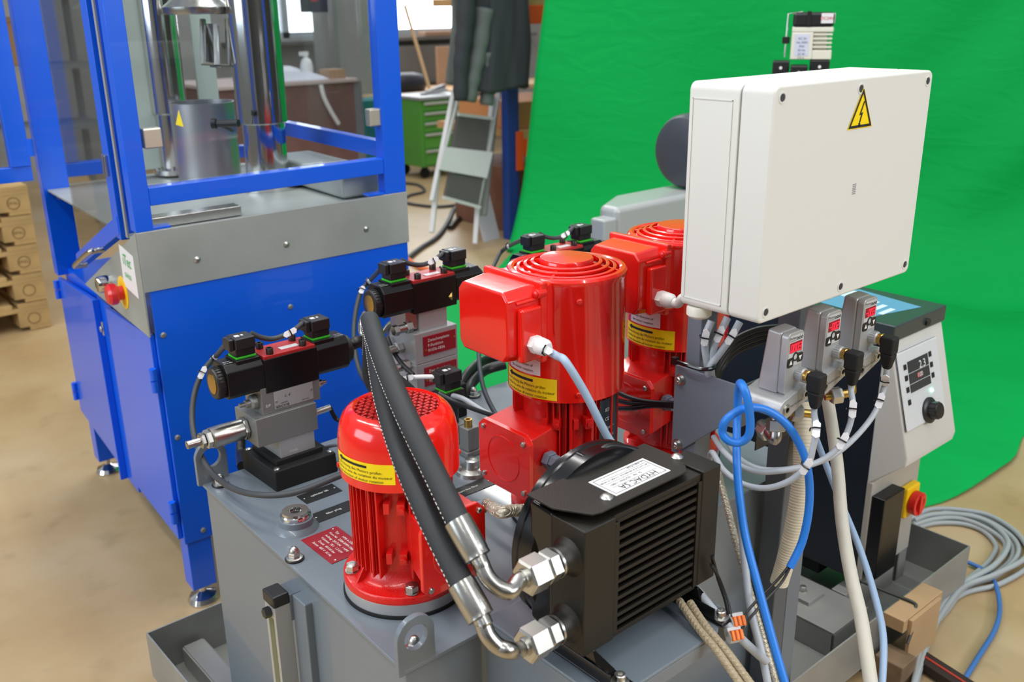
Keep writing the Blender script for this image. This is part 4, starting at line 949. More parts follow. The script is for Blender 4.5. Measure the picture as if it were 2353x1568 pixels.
# blue loop
gcable('blue_cable', [D(1815, 1305, 1.47), D(1845, 1240, 1.47), D(1860, 1150, 1.46), D(1852, 1060, 1.44), D(1815, 985, 1.42), D(1765, 945, 1.41), D(1715, 938, 1.40), D(1672, 962, 1.40), D(1660, 990, 1.41), D(1670, 1010, 1.41), D(1695, 1018, 1.41), D(1718, 1005, 1.40), D(1724, 975, 1.39), D(1718, 920, 1.375), D(1705, 885, 1.38), D(1698, 890, 1.43), D(1694, 960, 1.46), D(1693, 1050, 1.44), D(1698, 1130, 1.43), D(1712, 1230, 1.42), D(1740, 1340, 1.40), D(1775, 1470, 1.38), D(1812, 1600, 1.36)], .0062, CBL, 'bright blue cable with a loop over the grey side plate', n=14)
gcable('thin_lead', [D(1812, 1302, 1.47), D(1785, 1335, 1.46), D(1735, 1385, 1.44), D(1702, 1425, 1.42), D(1690, 1442, 1.41)], .0022, CBK, 'thin black wire from the blue cable end, upper one to the orange clamps')
gcable('thin_lead', [D(1815, 1304, 1.47), D(1795, 1340, 1.45), D(1750, 1390, 1.43), D(1708, 1440, 1.41), D(1696, 1462, 1.40)], .0022, CBK, 'thin black wire from the blue cable end, lower one to the orange clamps')
for i in range(2):
    gcable('fan_wire', [D(1636-2*i, 1278+20*i, 1.40), D(1650+2*i, 1330, 1.42), D(1668+4*i, 1385, 1.42), D(1680+2*i, 1450-20*i, 1.41)], .0027, CBK, ('right', 'left')[i]+' black fan wire hanging from behind the cooler to the orange clamps', group='pair of black fan wires beside the cooler')
def wago(p, label):
    t = thing('terminal_clamp', tuple(p), label, 'terminal clamp'); M = Matrix.Translation(p) @ Matrix.Rotation(radians(-25), 4, 'Z') @ Matrix.Rotation(radians(-35), 4, 'X')
    mb = MB(M); mb.lathe([(.0095, -.011), (.0098, -.009), (.0098, .009), (.0095, .011)], (0, 0, 0), X, 20); mb.box(-.011, .011, -.004, .010, .0, .013); mb.build('clamp_body', mat('clamp_grey', rgb(200, 202, 204), .4), t, bevel=.001)
    mb = MB(M)
    for k in range(3): mb.cut(); mb.box(-.0095+.0068*k, -.0045+.0068*k, -.013, -.003, -.006, .0085)
    mb.build('lever', mat('lever_orange', rgb(240, 120, 20), .4), t, bevel=.0012)
wago(D(1693, 1430, 1.415), 'small grey terminal clamp with orange levers, upper of two'); wago(D(1688, 1462, 1.40), 'small grey terminal clamp with orange levers, lower of two')
# braided and other long cables
BRD = mat('braided_steel', rgb(190, 182, 165), .45, .6, bump=1., bscale=220)
BRT = mat('braided_tan', rgb(176, 160, 132), .6, .2, bump=1., bscale=220)
def braid(pts, r, m, label, group=None):
    P_ = catmull([Vector(p) for p in pts], 40); mb = MB(); mb.tube(P_, r, 12, rf=None)
    # two helical strands
    acc = 0
    for ph, sg in ((0, 1), (pi/2, 1), (pi, 1), (3*pi/2, 1), (pi/4, -1), (3*pi/4, -1), (5*pi/4, -1), (7*pi/4, -1)):
        h = []; s = 0; u = None
        for i, q in enumerate(P_):
            T = (P_[min(i+1, len(P_)-1)]-P_[max(i-1, 0)]).normalized(); u = T.orthogonal().normalized() if u is None else (u-T*u.dot(T)).normalized(); v = T.cross(u)
            if i: s += (q-P_[i-1]).length
            a = ph+sg*s/r*1.25; h.append(q+(u*cos(a)+v*sin(a))*r*.97)
        mb.tube(h, r*.15, 5)
    o = mb.build('braided_cable', m); tag(o, label, 'cable', group)
braid([D(1650, 1085, 1.56), D(1672, 1170, 1.53), D(1695, 1260, 1.50), D(1720, 1350, 1.48), D(1748, 1450, 1.46), D(1785, 1580, 1.43)], .0052, BRD, 'silver braided cable hanging right of the oil cooler')
braid([D(1560, 1380, 1.42), D(1605, 1445, 1.38), D(1650, 1500, 1.35), D(1720, 1600, 1.32)], .0054, BRT, 'tan braided cable below the cooler bracket, left of the pair')
braid([D(1585, 1385, 1.42), D(1622, 1440, 1.38), D(1672, 1500, 1.35), D(1745, 1600, 1.32)], .0054, BRT, 'tan braided cable below the cooler bracket, right of the pair')
braid([(.838, 1.045, .765), D(1150, 1177, 1.40), D(1175, 1174, 1.42), D(1215, 1176, 1.44), D(1260, 1200, 1.46)], .0085, BRD, 'short braided cable leaving the front motor terminal box')
gcable('grey_cable', [D(1585, 1335, 1.45), D(1625, 1385, 1.42), D(1665, 1430, 1.41), D(1715, 1480, 1.40), D(1760, 1520, 1.42)], .0065, CGR, 'grey cable running down behind the orange clamps')
gcable('grey_cable', [D(1690, 1060, 1.52), D(1700, 1160, 1.50), D(1710, 1280, 1.48), D(1725, 1400, 1.46), D(1750, 1500, 1.44), D(1770, 1600, 1.42)], .0060, CGR, 'grey cable hanging close along the blue cable')
gcable('thin_blue_cable', [D(1872, 1000, 1.75), D(1895, 1060, 1.72), D(1930, 1150, 1.68), D(1975, 1260, 1.62), D(2010, 1370, 1.56), D(2030, 1470, 1.5), D(2025, 1600, 1.45)], .0058, mat('pale_cable', rgb(150, 175, 205), .4), 'long pale blue cable crossing in front of the temperature control unit')
gcable('conduit', [D(1895, 880, 1.72), D(1912, 980, 1.70), D(1925, 1080, 1.66), D(1935, 1200, 1.62), D(1955, 1320, 1.56), D(1980, 1430, 1.50), D(2005, 1600, 1.44)], .0108, CBG, 'thick light grey conduit hanging straight past the dark unit side', cat='conduit', n=20)
def corrugated(pts, r, m, label):
    P_ = catmull([Vector(p) for p in pts], 40); mb = MB(); mb.tube(P_, r, 18, rf=lambda t: r*(1+.035*sin(t*len(P_)*2.2))); tag(mb.build('corrugated_hose', m), label, 'hose')
corrugated([D(1843, 925, 1.80), D(1844, 1030, 1.79), D(1840, 1110, 1.79), D(1826, 1200, 1.80), D(1806, 1285, 1.82), D(1790, 1340, 1.84)], .017, mat('cream_hose', rgb(214, 205, 184), .6), 'cream corrugated hose behind the blue cable, left of the dark unit')
# valve plug cables
CDKc = CDK
gcable('valve_cable', [(.745, 1.628, 0.925), (.765, 1.625, 0.912), (.79, 1.622, 0.905), (.825, 1.622, 0.910), (.853, 1.624, 0.922)], .0052, CDK, 'short dark cable linking the two plugs of the left valve', tags=(.72,))
gcable('valve_cable', [(.702, 1.625, 0.923), D(500, 815, 2.02), D(468, 852, 2.0), D(447, 905, 1.98), D(442, 970, 1.95), D(455, 1030, 1.90), D(485, 1085, 1.85), D(535, 1123, 1.78), D(600, 1138, 1.72), D(680, 1132, 1.70), D(770, 1098, 1.70), D(815, 1077, 1.73), P(850, 1066, 'z', .626), P(900, 1050, 'z', .626)], .0058, CDK, 'dark cable arcing from the left valve down across the tank top', tags=(.10, .17), n=14)
gcable('valve_cable', [(1.111, 1.653, 0.998), (1.13, 1.65, 0.987), (1.16, 1.647, 0.980), (1.19, 1.647, 0.984), (1.218, 1.649, 0.995)], .0052, CDK, 'short dark cable linking the two plugs of the middle valve', tags=(.72,))
gcable('valve_cable', [(1.068, 1.65, 0.996), D(850, 645, 2.27), D(828, 675, 2.25), D(815, 735, 2.2), D(815, 800, 2.15), D(830, 860, 2.10), D(860, 900, 2.0)], .0055, CDK, 'dark cable hanging from the middle valve down behind the rubber hose', tags=(.18, .32), n=14)
gcable('valve_cable', [(1.530, 1.678, 0.985), (1.55, 1.675, 0.974), (1.58, 1.672, 0.967), (1.61, 1.672, 0.971), (1.637, 1.674, 0.982)], .0052, CDK, 'short dark cable linking the two plugs of the far valve', tags=(.72,))
gcable('valve_cable', [(1.487, 1.675, 0.983), D(1160, 572, 2.62), D(1140, 600, 2.60), D(1110, 680, 2.5), D(1100, 790, 2.4), D(1108, 880, 2.2), D(1135, 945, 2.1), D(1160, 970, 2.0)], .0055, CDK, 'dark cable hanging from the far valve behind the middle red motor', tags=(.12,), n=14)
gcable('valve_cable', [(1.100, 1.516, .775), D(945, 868, 2.02), D(925, 880, 2.03), D(905, 905, 2.05)], .0050, WPL, 'short white lead of the small solenoid valve', tags=(.4,))
gcable('hose_line', [D(1010, 905, 1.98), D(1050, 925, 1.96), D(1110, 948, 1.90), D(1170, 965, 1.84), D(1230, 985, 1.80)], .0048, CBK, 'thin black line running over the tank top behind the front motor')
gcable('hose_line', [D(890, 775, 2.12), D(905, 810, 2.1), D(925, 838, 2.08), D(950, 862, 2.06)], .0050, CBK, 'thin black line with fittings descending from the middle valve side port')
gcable('measuring_line', [D(838, 720, 2.25), D(828, 745, 2.22), D(832, 775, 2.2), D(860, 790, 2.15), D(895, 745, 2.12), D(920, 738, 2.1)], .0060, STL, 'bent bare steel line between hose and middle valve block')
gcable('hose_line', [(.884, 1.60, .741), D(775, 965, 1.95), D(800, 962, 1.94)], .0045, CBK, 'thin black line leaving the left valve block to the right')
gcable('black_hose', [D(1050, 900, 2.3), D(1075, 860, 2.35), D(1110, 830, 2.45), D(1160, 820, 2.5), D(1185, 830, 2.5)], .0125, CBK, 'black hydraulic hose arching behind the middle valve, upper one', cat='hose', n=16)
gcable('black_hose', [D(1065, 915, 2.3), D(1085, 880, 2.32), D(1115, 852, 2.4), D(1160, 838, 2.42)], .0125, CBK, 'black hydraulic hose arching behind the middle valve, lower one', cat='hose', n=16)
gcable('white_cable', [D(1010, 905, 2.02), D(1060, 915, 2.0), D(1110, 945, 1.95), D(1160, 968, 1.88), D(1210, 980, 1.85)], .0055, CGR, 'pale grey cable lying on the tank top behind the front motor')
for i in range(3):
    gcable('tied_cable', [D(1405, 895+22*i, 1.86), D(1450, 915+12*i, 1.80), D(1500, 925+4*i, 1.76), D(1570, 928+4*i, 1.70)], .0045, CBK, ('upper', 'middle', 'lower')[i]+' black cable of the tied bunch between the red motors', group='black cables tied between the red motors')
gcable('gland_cable', [(1.291, 1.063, .999), (1.291, 1.050, .998), D(1572, 684, 1.70), D(1605, 694, 1.72)], .0085, WPL, 'short white lead of the far red motor beside the cabinet')
gcable('shroud_cable', [D(1490, 1045, 1.42), D(1440, 1030, 1.40), D(1400, 1026, 1.38), D(1376, 1040, 1.37)], .0050, CBK, 'short black cable curling over the cooler shroud top')
gcable('pale_line', [D(520, 1028, 1.9)+Z*0, D(760, 1022, 1.98), D(800, 1028, 1.95)], .0048, CGR, 'pale line lying behind the black rubber base') if False else None

gcable('black_hose', [D(556, 985, 2.12), D(554, 1020, 2.12), D(553, 1050, 2.09), P(556, 1072, 'z', .625)], .010, CBK, 'short black hose standing behind the left rubber base', cat='hose', n=16)
gcable('black_hose', [(.958, 1.628, .850), (.985, 1.632, .850), D(845, 798, 2.13)], .0125, CBK, 'stub of black hose at the right end of the left valve', cat='hose', n=16)
gcable('pale_cable', [(.880, 1.66, .628), D(775, 1022, 1.97), D(800, 1030, 1.95)], .0045, CGR, 'pale grey cable lying right of the left rubber base')
# ================================================================== temperature control unit
NAVY = mat('dark_navy_paint', rgb(24, 31, 42), .38)
TGR = mat('unit_light_grey', rgb(206, 206, 203), .5, bump=.25, bscale=700)
LIDG = mat('unit_lid', rgb(58, 68, 70), .22)
tu = thing('temperature_control_unit', (2.1, 1.25, .14), 'tall temperature control unit with tilted grey panel, navy sides and red yellow main switch', 'control unit')
ux0, ux1, uy0, uy1 = 1.985, 2.210, 1.0, 1.46
mb = MB(); mb.box(ux0, ux1, uy0+.004, uy1, .14, .775); mb.build('unit_body', NAVY, tu, bevel=.004)
mb = MB(); mb.box(ux0-.006, ux1+.012, uy0-.012, uy1+.01, .775, .815); ld = mb.build('unit_lid', LIDG, tu, bevel=.004)
mb = MB(); mb.cyl(((ux0+ux1)/2+.03, uy0-.012, .793), ((ux0+ux1)/2+.03, uy0-.018, .793), .009); mb.build('lid_lock', BLK, ld)
mb = MB(); a = .8155; mb.quad((ux0+.02, uy0+.06, a), (ux1-.05, uy0+.02, a), (ux1-.02, uy0+.20, a), (ux0+.04, uy0+.26, a)); cp = mb.build('lid_sheet', mat('cyan_print', rgb(92, 150, 180), .45), ld, flat=True); part_label(cp, 'blue and white printed sheet on the lid')
mb = MB()
for k in range(6): mb.box(ux0+.05+.014*k, ux0+.11+.014*k, uy0+.05+.028*k, uy0+.064+.028*k, a+.0004, a+.001)
mb.build('sheet_print', mat('sheet_pale', rgb(200, 225, 232), .4), cp)
# grey housing: profile in y,z leaning outwards at the bottom
def hp(x, pts): return [(x, y, z) for y, z in pts]
prof = [(uy0+.012, .775), (uy0-.006, .775), (uy0-.078, .508), (uy0-.074, .486), (uy0+.004, .415), (uy0+.012, .41)]
mb = MB(); mb.prism(prof[::-1], (ux0-.004, 0, 0), Y, Z, ux1-ux0+.012); hs = mb.build('panel_housing', TGR, tu, bevel=.010, seg=4)
mb = MB(); mb.prism([(uy0-.004, .418), (uy0-.004, .15), (uy0+.012, .15), (uy0+.012, .418)], (ux0-.004, 0, 0), Y, Z, ux1-ux0+.008); mb.build('lower_front', mat('unit_beige_grey', rgb(172, 168, 160), .5), tu, bevel=.003)
mb = MB(); mb.box(ux0-.002, ux0+.094, uy0-.038, uy0-.004, .165, .385); mb.build('black_cover', mat('cover_black', rgb(14, 14, 16), .25), tu, bevel=.003)
# control panel on the tilted face
pO = Vector((ux0, uy0-.006, .775)); pD = (Vector((ux0, uy0-.078, .508))-pO).normalized(); pN = X.cross(-pD).normalized()
if pN.y > 0: pN = -pN
pf = lambda u, v, off=0.: pO+X*(u-.030)+pD*((v-.048)*.92+.028)+pN*off
def pbox(mb, u0, u1, v0, v1, o0, o1): mb.hexa([pf(u0, v0, o0), pf(u1, v0, o0), pf(u1, v1, o0), pf(u0, v1, o0), pf(u0, v0, o1), pf(u1, v0, o1), pf(u1, v1, o1), pf(u0, v1, o1)])
mb = MB(); pbox(mb, .030, .215, .048, .250, 0, .008); cpn = mb.build('control_panel', mat('panel_white', rgb(206, 210, 213), .4), hs, bevel=.004)
mb = MB(); pbox(mb, .066, .160, .078, .158, .008, .0095); sc = mb.build('display', mat('lcd_dark', rgb(58, 62, 64), .15), cpn, bevel=.0005)
mb = MB(); tf = planefn(pf(.13, .098, .0097), X, -pD, pN, .0004); mb.text('2.3', .026, tf); mb.text('000', .016, planefn(pf(.115, .122, .0097), X, -pD, pN, .0004)); mb.build('display_digits', mat('lcd_digits', rgb(190, 195, 195), .5, emit=(.6, .65, .65, 1), es=.3), sc, flat=True)
mb = MB(); mb.text('0.1', .018, planefn(pf(.112, .122, .0098), X, -pD, pN, .0006)); mb.build('display_digits', mat('lcd_red', rgb(170, 40, 40), .5, emit=(.7, .1, .1, 1), es=.4), sc, flat=True)
mb = MB()
for u, v in ((.054, .088), (.054, .116), (.054, .146), (.171, .084), (.172, .112), (.173, .140), (.054, .178)): mb.cut(); pbox(mb, u-.006, u+.006, v-.007, v+.007, .008, .010)
mb.build('key', BLK, cpn, bevel=.001)
mb = MB()
for k in range(3): mb.cut(); pbox(mb, .046, .160, .1075+.028*k, .1085+.028*k, .0096, .0100)
mb.build('display_line', mat('panel_white', rgb(206, 210, 213), .4), sc)
mb = MB(); mb.lathe([(.0042, 0), (.0042, .003), (.002, .0045)], pf(.158, .176, .008), pN, 16); mb.build('status_light', mat('green_led', rgb(90, 255, 180), .3, emit=(.2, 1, .6, 1), es=6), cpn)
mb = MB(); mb.lathe([(.031, 0), (.031, .004), (.029, .006), (.020, .008), (.0195, .026), (.018, .028), (.002, .0285)], pf(.135, .222, .008), pN, 36)
for k in range(10): t = 2*pi*k/10; mb.cyl(pf(.135+.0195*cos(t), .222+.0195*sin(t), .014), pf(.135+.0195*cos(t), .222+.0195*sin(t), .033), .003, n=8)
mb.build('turning_knob', BLK, cpn)
# main switch on the right of the lower front
sw = (ux1-.056, uy0-.004, .315)
mb = MB(); mb.box(sw[0]-.032, sw[0]+.032, sw[1]-.022, sw[1]+.0, sw[2]-.040, sw[2]+.045); ms = mb.build('switch_plate', YELP, tu, bevel=.006, seg=3); part_label(ms, 'yellow plate of the main switch')
mb = MB(); mb.ring([(.020, .0), (.020, .020), (.031, .020), (.031, .002)], (sw[0], sw[1]-.022, sw[2]), -Y, 36); mb.box(sw[0]-.007, sw[0]+.007, sw[1]-.046, sw[1]-.022, sw[2]-.026, sw[2]+.026); mb.lathe([(.021, 0), (.021, .004)], (sw[0], sw[1]-.022, sw[2]), -Y, 24); rd = mb.build('rotary_handle', mat('switch_red', rgb(215, 40, 30), .35), ms, bevel=.001); part_label(rd, 'red rotary handle')
mb = MB()
for k in range(5): screw(mb, (ux0+.05+.045*k, uy0-.06+.022*k*0+.012, .4645-.0*k), (0, -.6, -1), .004, .003)
mb.build('edge_screw', ZN, hs)
mb = MB(); screw(mb, (ux0-.001, uy0+.22, .175), -X, .008, .004); screw(mb, (ux0-.001, uy0+.40, .175), -X, .008, .004); mb.build('side_screw', ZN, tu)
# steel channels carrying the unit
for i, (a, b, c, d, h) in enumerate(((1.80, 1.955, .955, 1.30, .105), (2.215, 2.262, 1.02, 1.14, .13), (1.96, 2.20, 1.02, 1.06, .105))):
    t = thing('steel_bracket', (a, c, .034), ('wide welded steel channel in the drip tray left of the temperature unit', 'small upright steel angle at the right of the temperature unit', 'flat steel cross bar under the temperature unit front')[i], 'bracket')
    mb = MB(); mb.box(a, b, c, d, h-.006, h); mb.box(a, b, c, c+.006, .034, h-.006); mb.box(a, a+.006, c, d, .034, h-.006); mb.build('channel', SHT, t, bevel=.002)
    if i == 0: mb = MB(); mb.box(a+.05, a+.12, c+.10, c+.20, h, h+.010); q = mb.build('pad', SHT, t, bevel=.001); mb = MB(); hexbolt(mb, a+.085, c+.14, h+.010, .008); mb.build('bolt', ZN, q)
mb = MB(); mb.box(ux0+.01, ux1-.01, uy0+.12, uy1-.02, .105, .14); mb.build('base_frame', BLKM, tu)

# ================================================================== dark grey pump unit behind, with small actuator
LG = mat('light_grey_sheet', rgb(172, 176, 176), .3, coat=.3)
ANT = mat('anthracite_paint', rgb(66, 70, 78), .38, bump=.15, bscale=300)
pu = thing('pump_housing', (2.5, 2.3, 0), 'light grey sheet metal housing behind the far red motor, carrying the anthracite motor', 'housing')
mb = MB(); mb.prism([(2.145, 2.0), (3.40, 2.0), (3.40, 2.16), (2.30, 2.16), (2.145, 2.075)], (0, 0, .05), X, Y, .865); mb.build('housing_box', LG, pu, bevel=.02, seg=4)
mb = MB(); mb.box(2.09, 2.15, 2.0, 2.06, .80, .885); mb.build('side_flange', LG, pu, bevel=.008)
mt = thing('anthracite_motor', (2.55, 2.12, .925), 'anthracite electric motor with round fan cover, half hidden behind the white cabinet', 'motor')
mcx = P(1496, 352, 'y', 2.19).x; mz = P(1500, 360, 'y', 2.07).z; MY = 2.07
mb = MB(); mb.lathe([(.02, .0), (.085, .0), (.112, .012), (.122, .03), (.124, .055), (.124, .175)], (mcx, MY, mz), X, 56); mb.build('fan_cover', ANT, mt)
mb = MB(); mb.cyl((mcx+.175, MY, mz), (mcx+.42, MY, mz), .095, n=40)
for k in range(36):
    t = 2*pi*k/36; q = Vector((0, cos(t), sin(t))); r = Vector((0, -sin(t), cos(t))); pts = []
    for x in (mcx+.17, mcx+.42):
        for rr, ww in ((.09, -.002), (.118, -.0012), (.118, .0012), (.09, .002)): pts.append(Vector((x, MY, mz))+q*rr+r*ww)
    mb.hexa(pts)
mb.build('finned_body', ANT, mt)
mb = MB(); mb.box(mcx+.135, mcx+.30, 2.01, 2.13, mz+.10, mz+.20); mb.build('terminal_box', ANT, mt, bevel=.008)
mb = MB(); mb.box(mcx+.20, mcx+.40, 2.01, 2.15, .915, mz-.085); mb.build('motor_foot', ANT, mt, bevel=.004)
# dark round lid near the far valve
rl = thing('round_lid', (1.97, 1.92, .80), 'dark grey round lid of a vessel between the far red motor and the far valve', 'lid')
q = P(1378, 575, 'z', .84); mb = MB(); mb.lathe([(.055, -q.z+.036), (.055, -.03)], q, Z, 48); mb.build('vessel', mat('vessel_grey', rgb(58, 66, 62), .4), rl)
mb = MB(); mb.lathe([(.130, -.03), (.132, -.006), (.124, 0), (.001, .002)], q, Z, 56); mb.build('lid_top', mat('vessel_grey', rgb(58, 66, 62), .4), rl)
# small actuator above the cabinet
av = thing('solenoid_actuator', (2.90, 1.55, .0), 'small cream and black actuator with cooling fins reading DC24V above the white cabinet', 'actuator')
ax_ = Vector((cos(radians(-56.6)), sin(radians(-56.6)), 0)); ay_ = Vector((cos(radians(33.4)), sin(radians(33.4)), 0)); ac = D(1818, 98, 3.22)
sc_ = 3.22/2205; AM = Matrix(((ax_.x, ay_.x, 0, ac.x), (ax_.y, ay_.y, 0, ac.y), (0, 0, 1, 0), (0, 0, 0, 1)))
zz_ = lambda py: D(1860, py, 3.22).z
A_ = lambda: MB(AM); CRM = mat('cream_plastic', rgb(222, 220, 205), .45); AW, AD = .132, .115
zt0, zt1, zc0, zc1 = zz_(62), zz_(28), zz_(137), zz_(62)
mb = A_(); mb.box(.0, AW, 0, AD, zt0, zt1); bc = mb.build('black_cap', BLK, av, bevel=.01)
mb = A_(); mb.box(.045, .058, -.003, .02, zt0+.004, zt1+.004); mb.build('cap_clip', BLK, bc)
mb = A_(); mb.tube([(-.018, .02, zz_(132)), (-.016, .02, zt1-.004), (.03, .02, zt1+.002)], .0028, 8); mb.build('wire_clip', STL, av)
mb = A_(); mb.box(-.03, -.005, .01, .03, zz_(100), zz_(84)); mb.build('clip_block', BLK, av, bevel=.002)
mb = A_(); mb.box(0, AW, 0, AD, zt0-.016, zt0); mb.box(.0, .070, 0, AD, zc0, zt0-.016); mb.box(.070, AW, 0, AD, zc0, zc0+.030); mb.box(.070, AW-.018, .012, AD-.01, zc0+.030, zt0-.016); cb = mb.build('cream_body', CRM, av, bevel=.003)
mb = A_()
for k in range(4): z = zc0+.037+k*.0135; mb.cut(); mb.box(.070, AW-.002, -.001, AD, z, z+.0055)
mb.build('cooling_fin', CRM, cb, bevel=.001)
mb = A_(); mb.box(.012, .058, -.001, 0, zc0+.012, zt0-.022); lb_ = mb.build('type_label', mat('pale_label', rgb(205, 210, 225), .5), cb)
mb = MB()
for k in range(6): mb.text(('AC 24', 'No 2050', 'IP65', '50 Hz', '22 W', '0.9 A')[k], .010, planefn(AM @ Vector((.035, -.001, zt0-.036-.0125*k)), ax_, Z, -ay_, .001))
mb.build('label_print', mat('label_blue_ink', rgb(90, 95, 140), .6), lb_, flat=True)
mb = A_(); mb.box(.090, AW-.004, -.0015, 0, zt0+.012, zt1-.003); mb.box(AW, AW+.0015, .004, .06, zt0+.012, zt1-.003); dl = mb.build('voltage_label', LBL, bc)
mb = MB(); mb.text('DC24V', .020, planefn(AM @ Vector((AW+.0015, .030, (zt0+zt1)/2+.004)), ay_, Z, ax_, .001)); mb.text('DC24V', .0135, planefn(AM @ Vector((.108, -.0015, (zt0+zt1)/2+.004)), ax_, Z, -ay_, .001)); mb.build('label_print', INKR, dl, flat=True)
for i, (u0, u1, v0, pt) in enumerate(((-.055, .0, -.02, 140), (.004, .060, -.04, 150), (.066, .13, -.0, 138))):
    mb = A_(); mb.box(u0, u1, v0, v0+.09, zz_(190), zz_(pt)); o = mb.build('valve_coil', BLK, av, bevel=.005)
    mb = MB(); mb.lathe([(.005, 0), (.005, .002)], AM @ Vector(((u0+u1)/2, v0, zz_(pt)-.022)), -ay_, 12); mb.build('coil_screw', WPL, o)
mb = A_(); mb.cyl((.06, .05, 0), (.06, .05, zz_(185)), .03); mb.build('valve_pipe', STL, av)

# ================================================================== green cloth backdrop
def cloth():
    n = Vector((4.52, 2.2, 0)).normalized(); W0 = Vector((4.08, 4.70, 0)); W1 = Vector((6.3, .1, 0)); dr = (W1-W0); L = dr.length; dr.normalize(); nn = Vector((-dr.y, dr.x, 0))
    if nn.dot(W0) > 0: nn = -nn
    hit_ = ray(1250, 0); t = ((W0-CAM).dot(nn))/hit_.dot(nn); q = CAM+hit_*t; sl = (q-W0).dot(dr)/1.5
    out = catmull([Vector(p) for p in ((4.06, 4.66, 0), (3.5, 4.28, 0), (2.78, 3.95, 0), (2.15, 3.3, 0), (2.0, 2.6, 0), (2.42, 1.95, 0), (2.46, 1.5, 0), (2.71, 1.19, 0), (3.2, 1.14, 0), (3.7, 1.18, 0), (4.5, .6, 0), (6.2, -.5, 0))], 12)
    NS, NV, NFl = 120, 70, 50; vs = []
    # arclength of the outline
    cum = [0]
    for a, b in zip(out, out[1:]): cum.append(cum[-1]+(b-a).length)
    def O(u):
        d = u*cum[-1]
        for i in range(len(cum)-1):
            if cum[i+1] >= d: return out[i].lerp(out[i+1], (d-cum[i])/max(cum[i+1]-cum[i], 1e-9))
        return out[-1]
    rnd = random.Random(3); ph = [rnd.uniform(0, 6.28) for _ in range(12)]
    for i in range(NS+1):
        s = i/NS
        for j in range(NV+1):
            z = 3.3*(1-j/NV); z = max(z, 0); ss = s*L+sl*z*(1-s)
            f = .035*sin(ss*2.3+ph[0]+z*.5)*(.4+.6*s)+.014*sin(ss*6.1+ph[1]-z*1.3)+.008*sin(z*5+ss*3+ph[2])
            # diagonal drapes on the right side
            f += .24*max(0, s-.40)*sin((ss*1.0-z*.75)*4.6+ph[3])+.07*max(0, s-.35)*sin((ss*1.3-z*1.3)*8.3+ph[4])
            f *= min(1, z*1.5+.25)
            r = .8; p = W0+dr*ss+nn*f+Z*(z+.004)
            if z < r: k = 1-z/r; p = p+nn*((.16+.5*s)*k*k*k)
            vs.append(p)
        base = W0+dr*(s*L)+nn*(.16+.5*s); end = O(s)
        for j in range(1, NFl+1):
            u = j/NFl; p = base.lerp(end, u)
            h = .004+.014*(1+sin(p.x*7+p.y*4+ph[5]))*(1-u*.5)+.018*max(0, sin(p.x*5.2-p.y*6+ph[6]+sin(p.y*3)))**3*(1-u*u)+.012*(1+sin(p.x*3.2-p.y*9+ph[6]))*(1-u)
            if u < .12: h += 0
            vs.append(Vector((p.x, p.y, h)))
    row = NV+1+NFl; fs = []
    for i in range(NS):
        for j in range(row-1): fs.append((i*row+j, (i+1)*row+j, (i+1)*row+j+1, i*row+j+1))
    m = bpy.data.materials.new('green_cloth'); m.use_nodes = True; t = m.node_tree; b = t.nodes['Principled BSDF']
    b.inputs['Base Color'].default_value = rgb(0, 166, 78); b.inputs['Roughness'].default_value = .75; b.inputs['Specular IOR Level'].default_value = .2
    tc = t.nodes.new('ShaderNodeTexCoord'); mp = t.nodes.new('ShaderNodeMapping'); mp.inputs['Scale'].default_value = (1.2, 1.2, 3.5); mp.inputs['Rotation'].default_value = (.2, .3, 0)
    ns = t.nodes.new('ShaderNodeTexNoise'); ns.inputs['Scale'].default_value = 3.5; ns.inputs['Detail'].default_value = 6; ns.inputs['Distortion'].default_value = .8
    bp = t.nodes.new('ShaderNodeBump'); bp.inputs['Strength'].default_value = .3; bp.inputs['Distance'].default_value = .03
    t.links.new(tc.outputs['Object'], mp.inputs[0]); t.links.new(mp.outputs[0], ns.inputs['Vector']); t.links.new(ns.outputs[0], bp.inputs['Height']); t.links.new(bp.outputs[0], b.inputs['Normal'])
    mb = MB(); mb.add(vs, fs); o = mb.build('backdrop_cloth', m, ang=180); so = o.modifiers.new('th', 'SOLIDIFY'); so.thickness = .003
    tag(o, 'huge bright green cloth backdrop hanging behind the rig and running onto the floor', 'backdrop')
    c = CAM+ray(1567, 64)*(((W0-CAM).dot(nn)-.14)/ray(1567, 64).dot(nn)); c = c-nn*0
    c = CAM+ray(1567, 64)*((c-CAM).dot(FW))
    mb = MB()
    mb.text('SILVER', .085, planefn(c+nn*.03, dr, Z, nn, .0)); q = mb.build('cloth_print', mat('faded_print', rgb(120, 200, 150), .8), o, flat=True)
cloth()
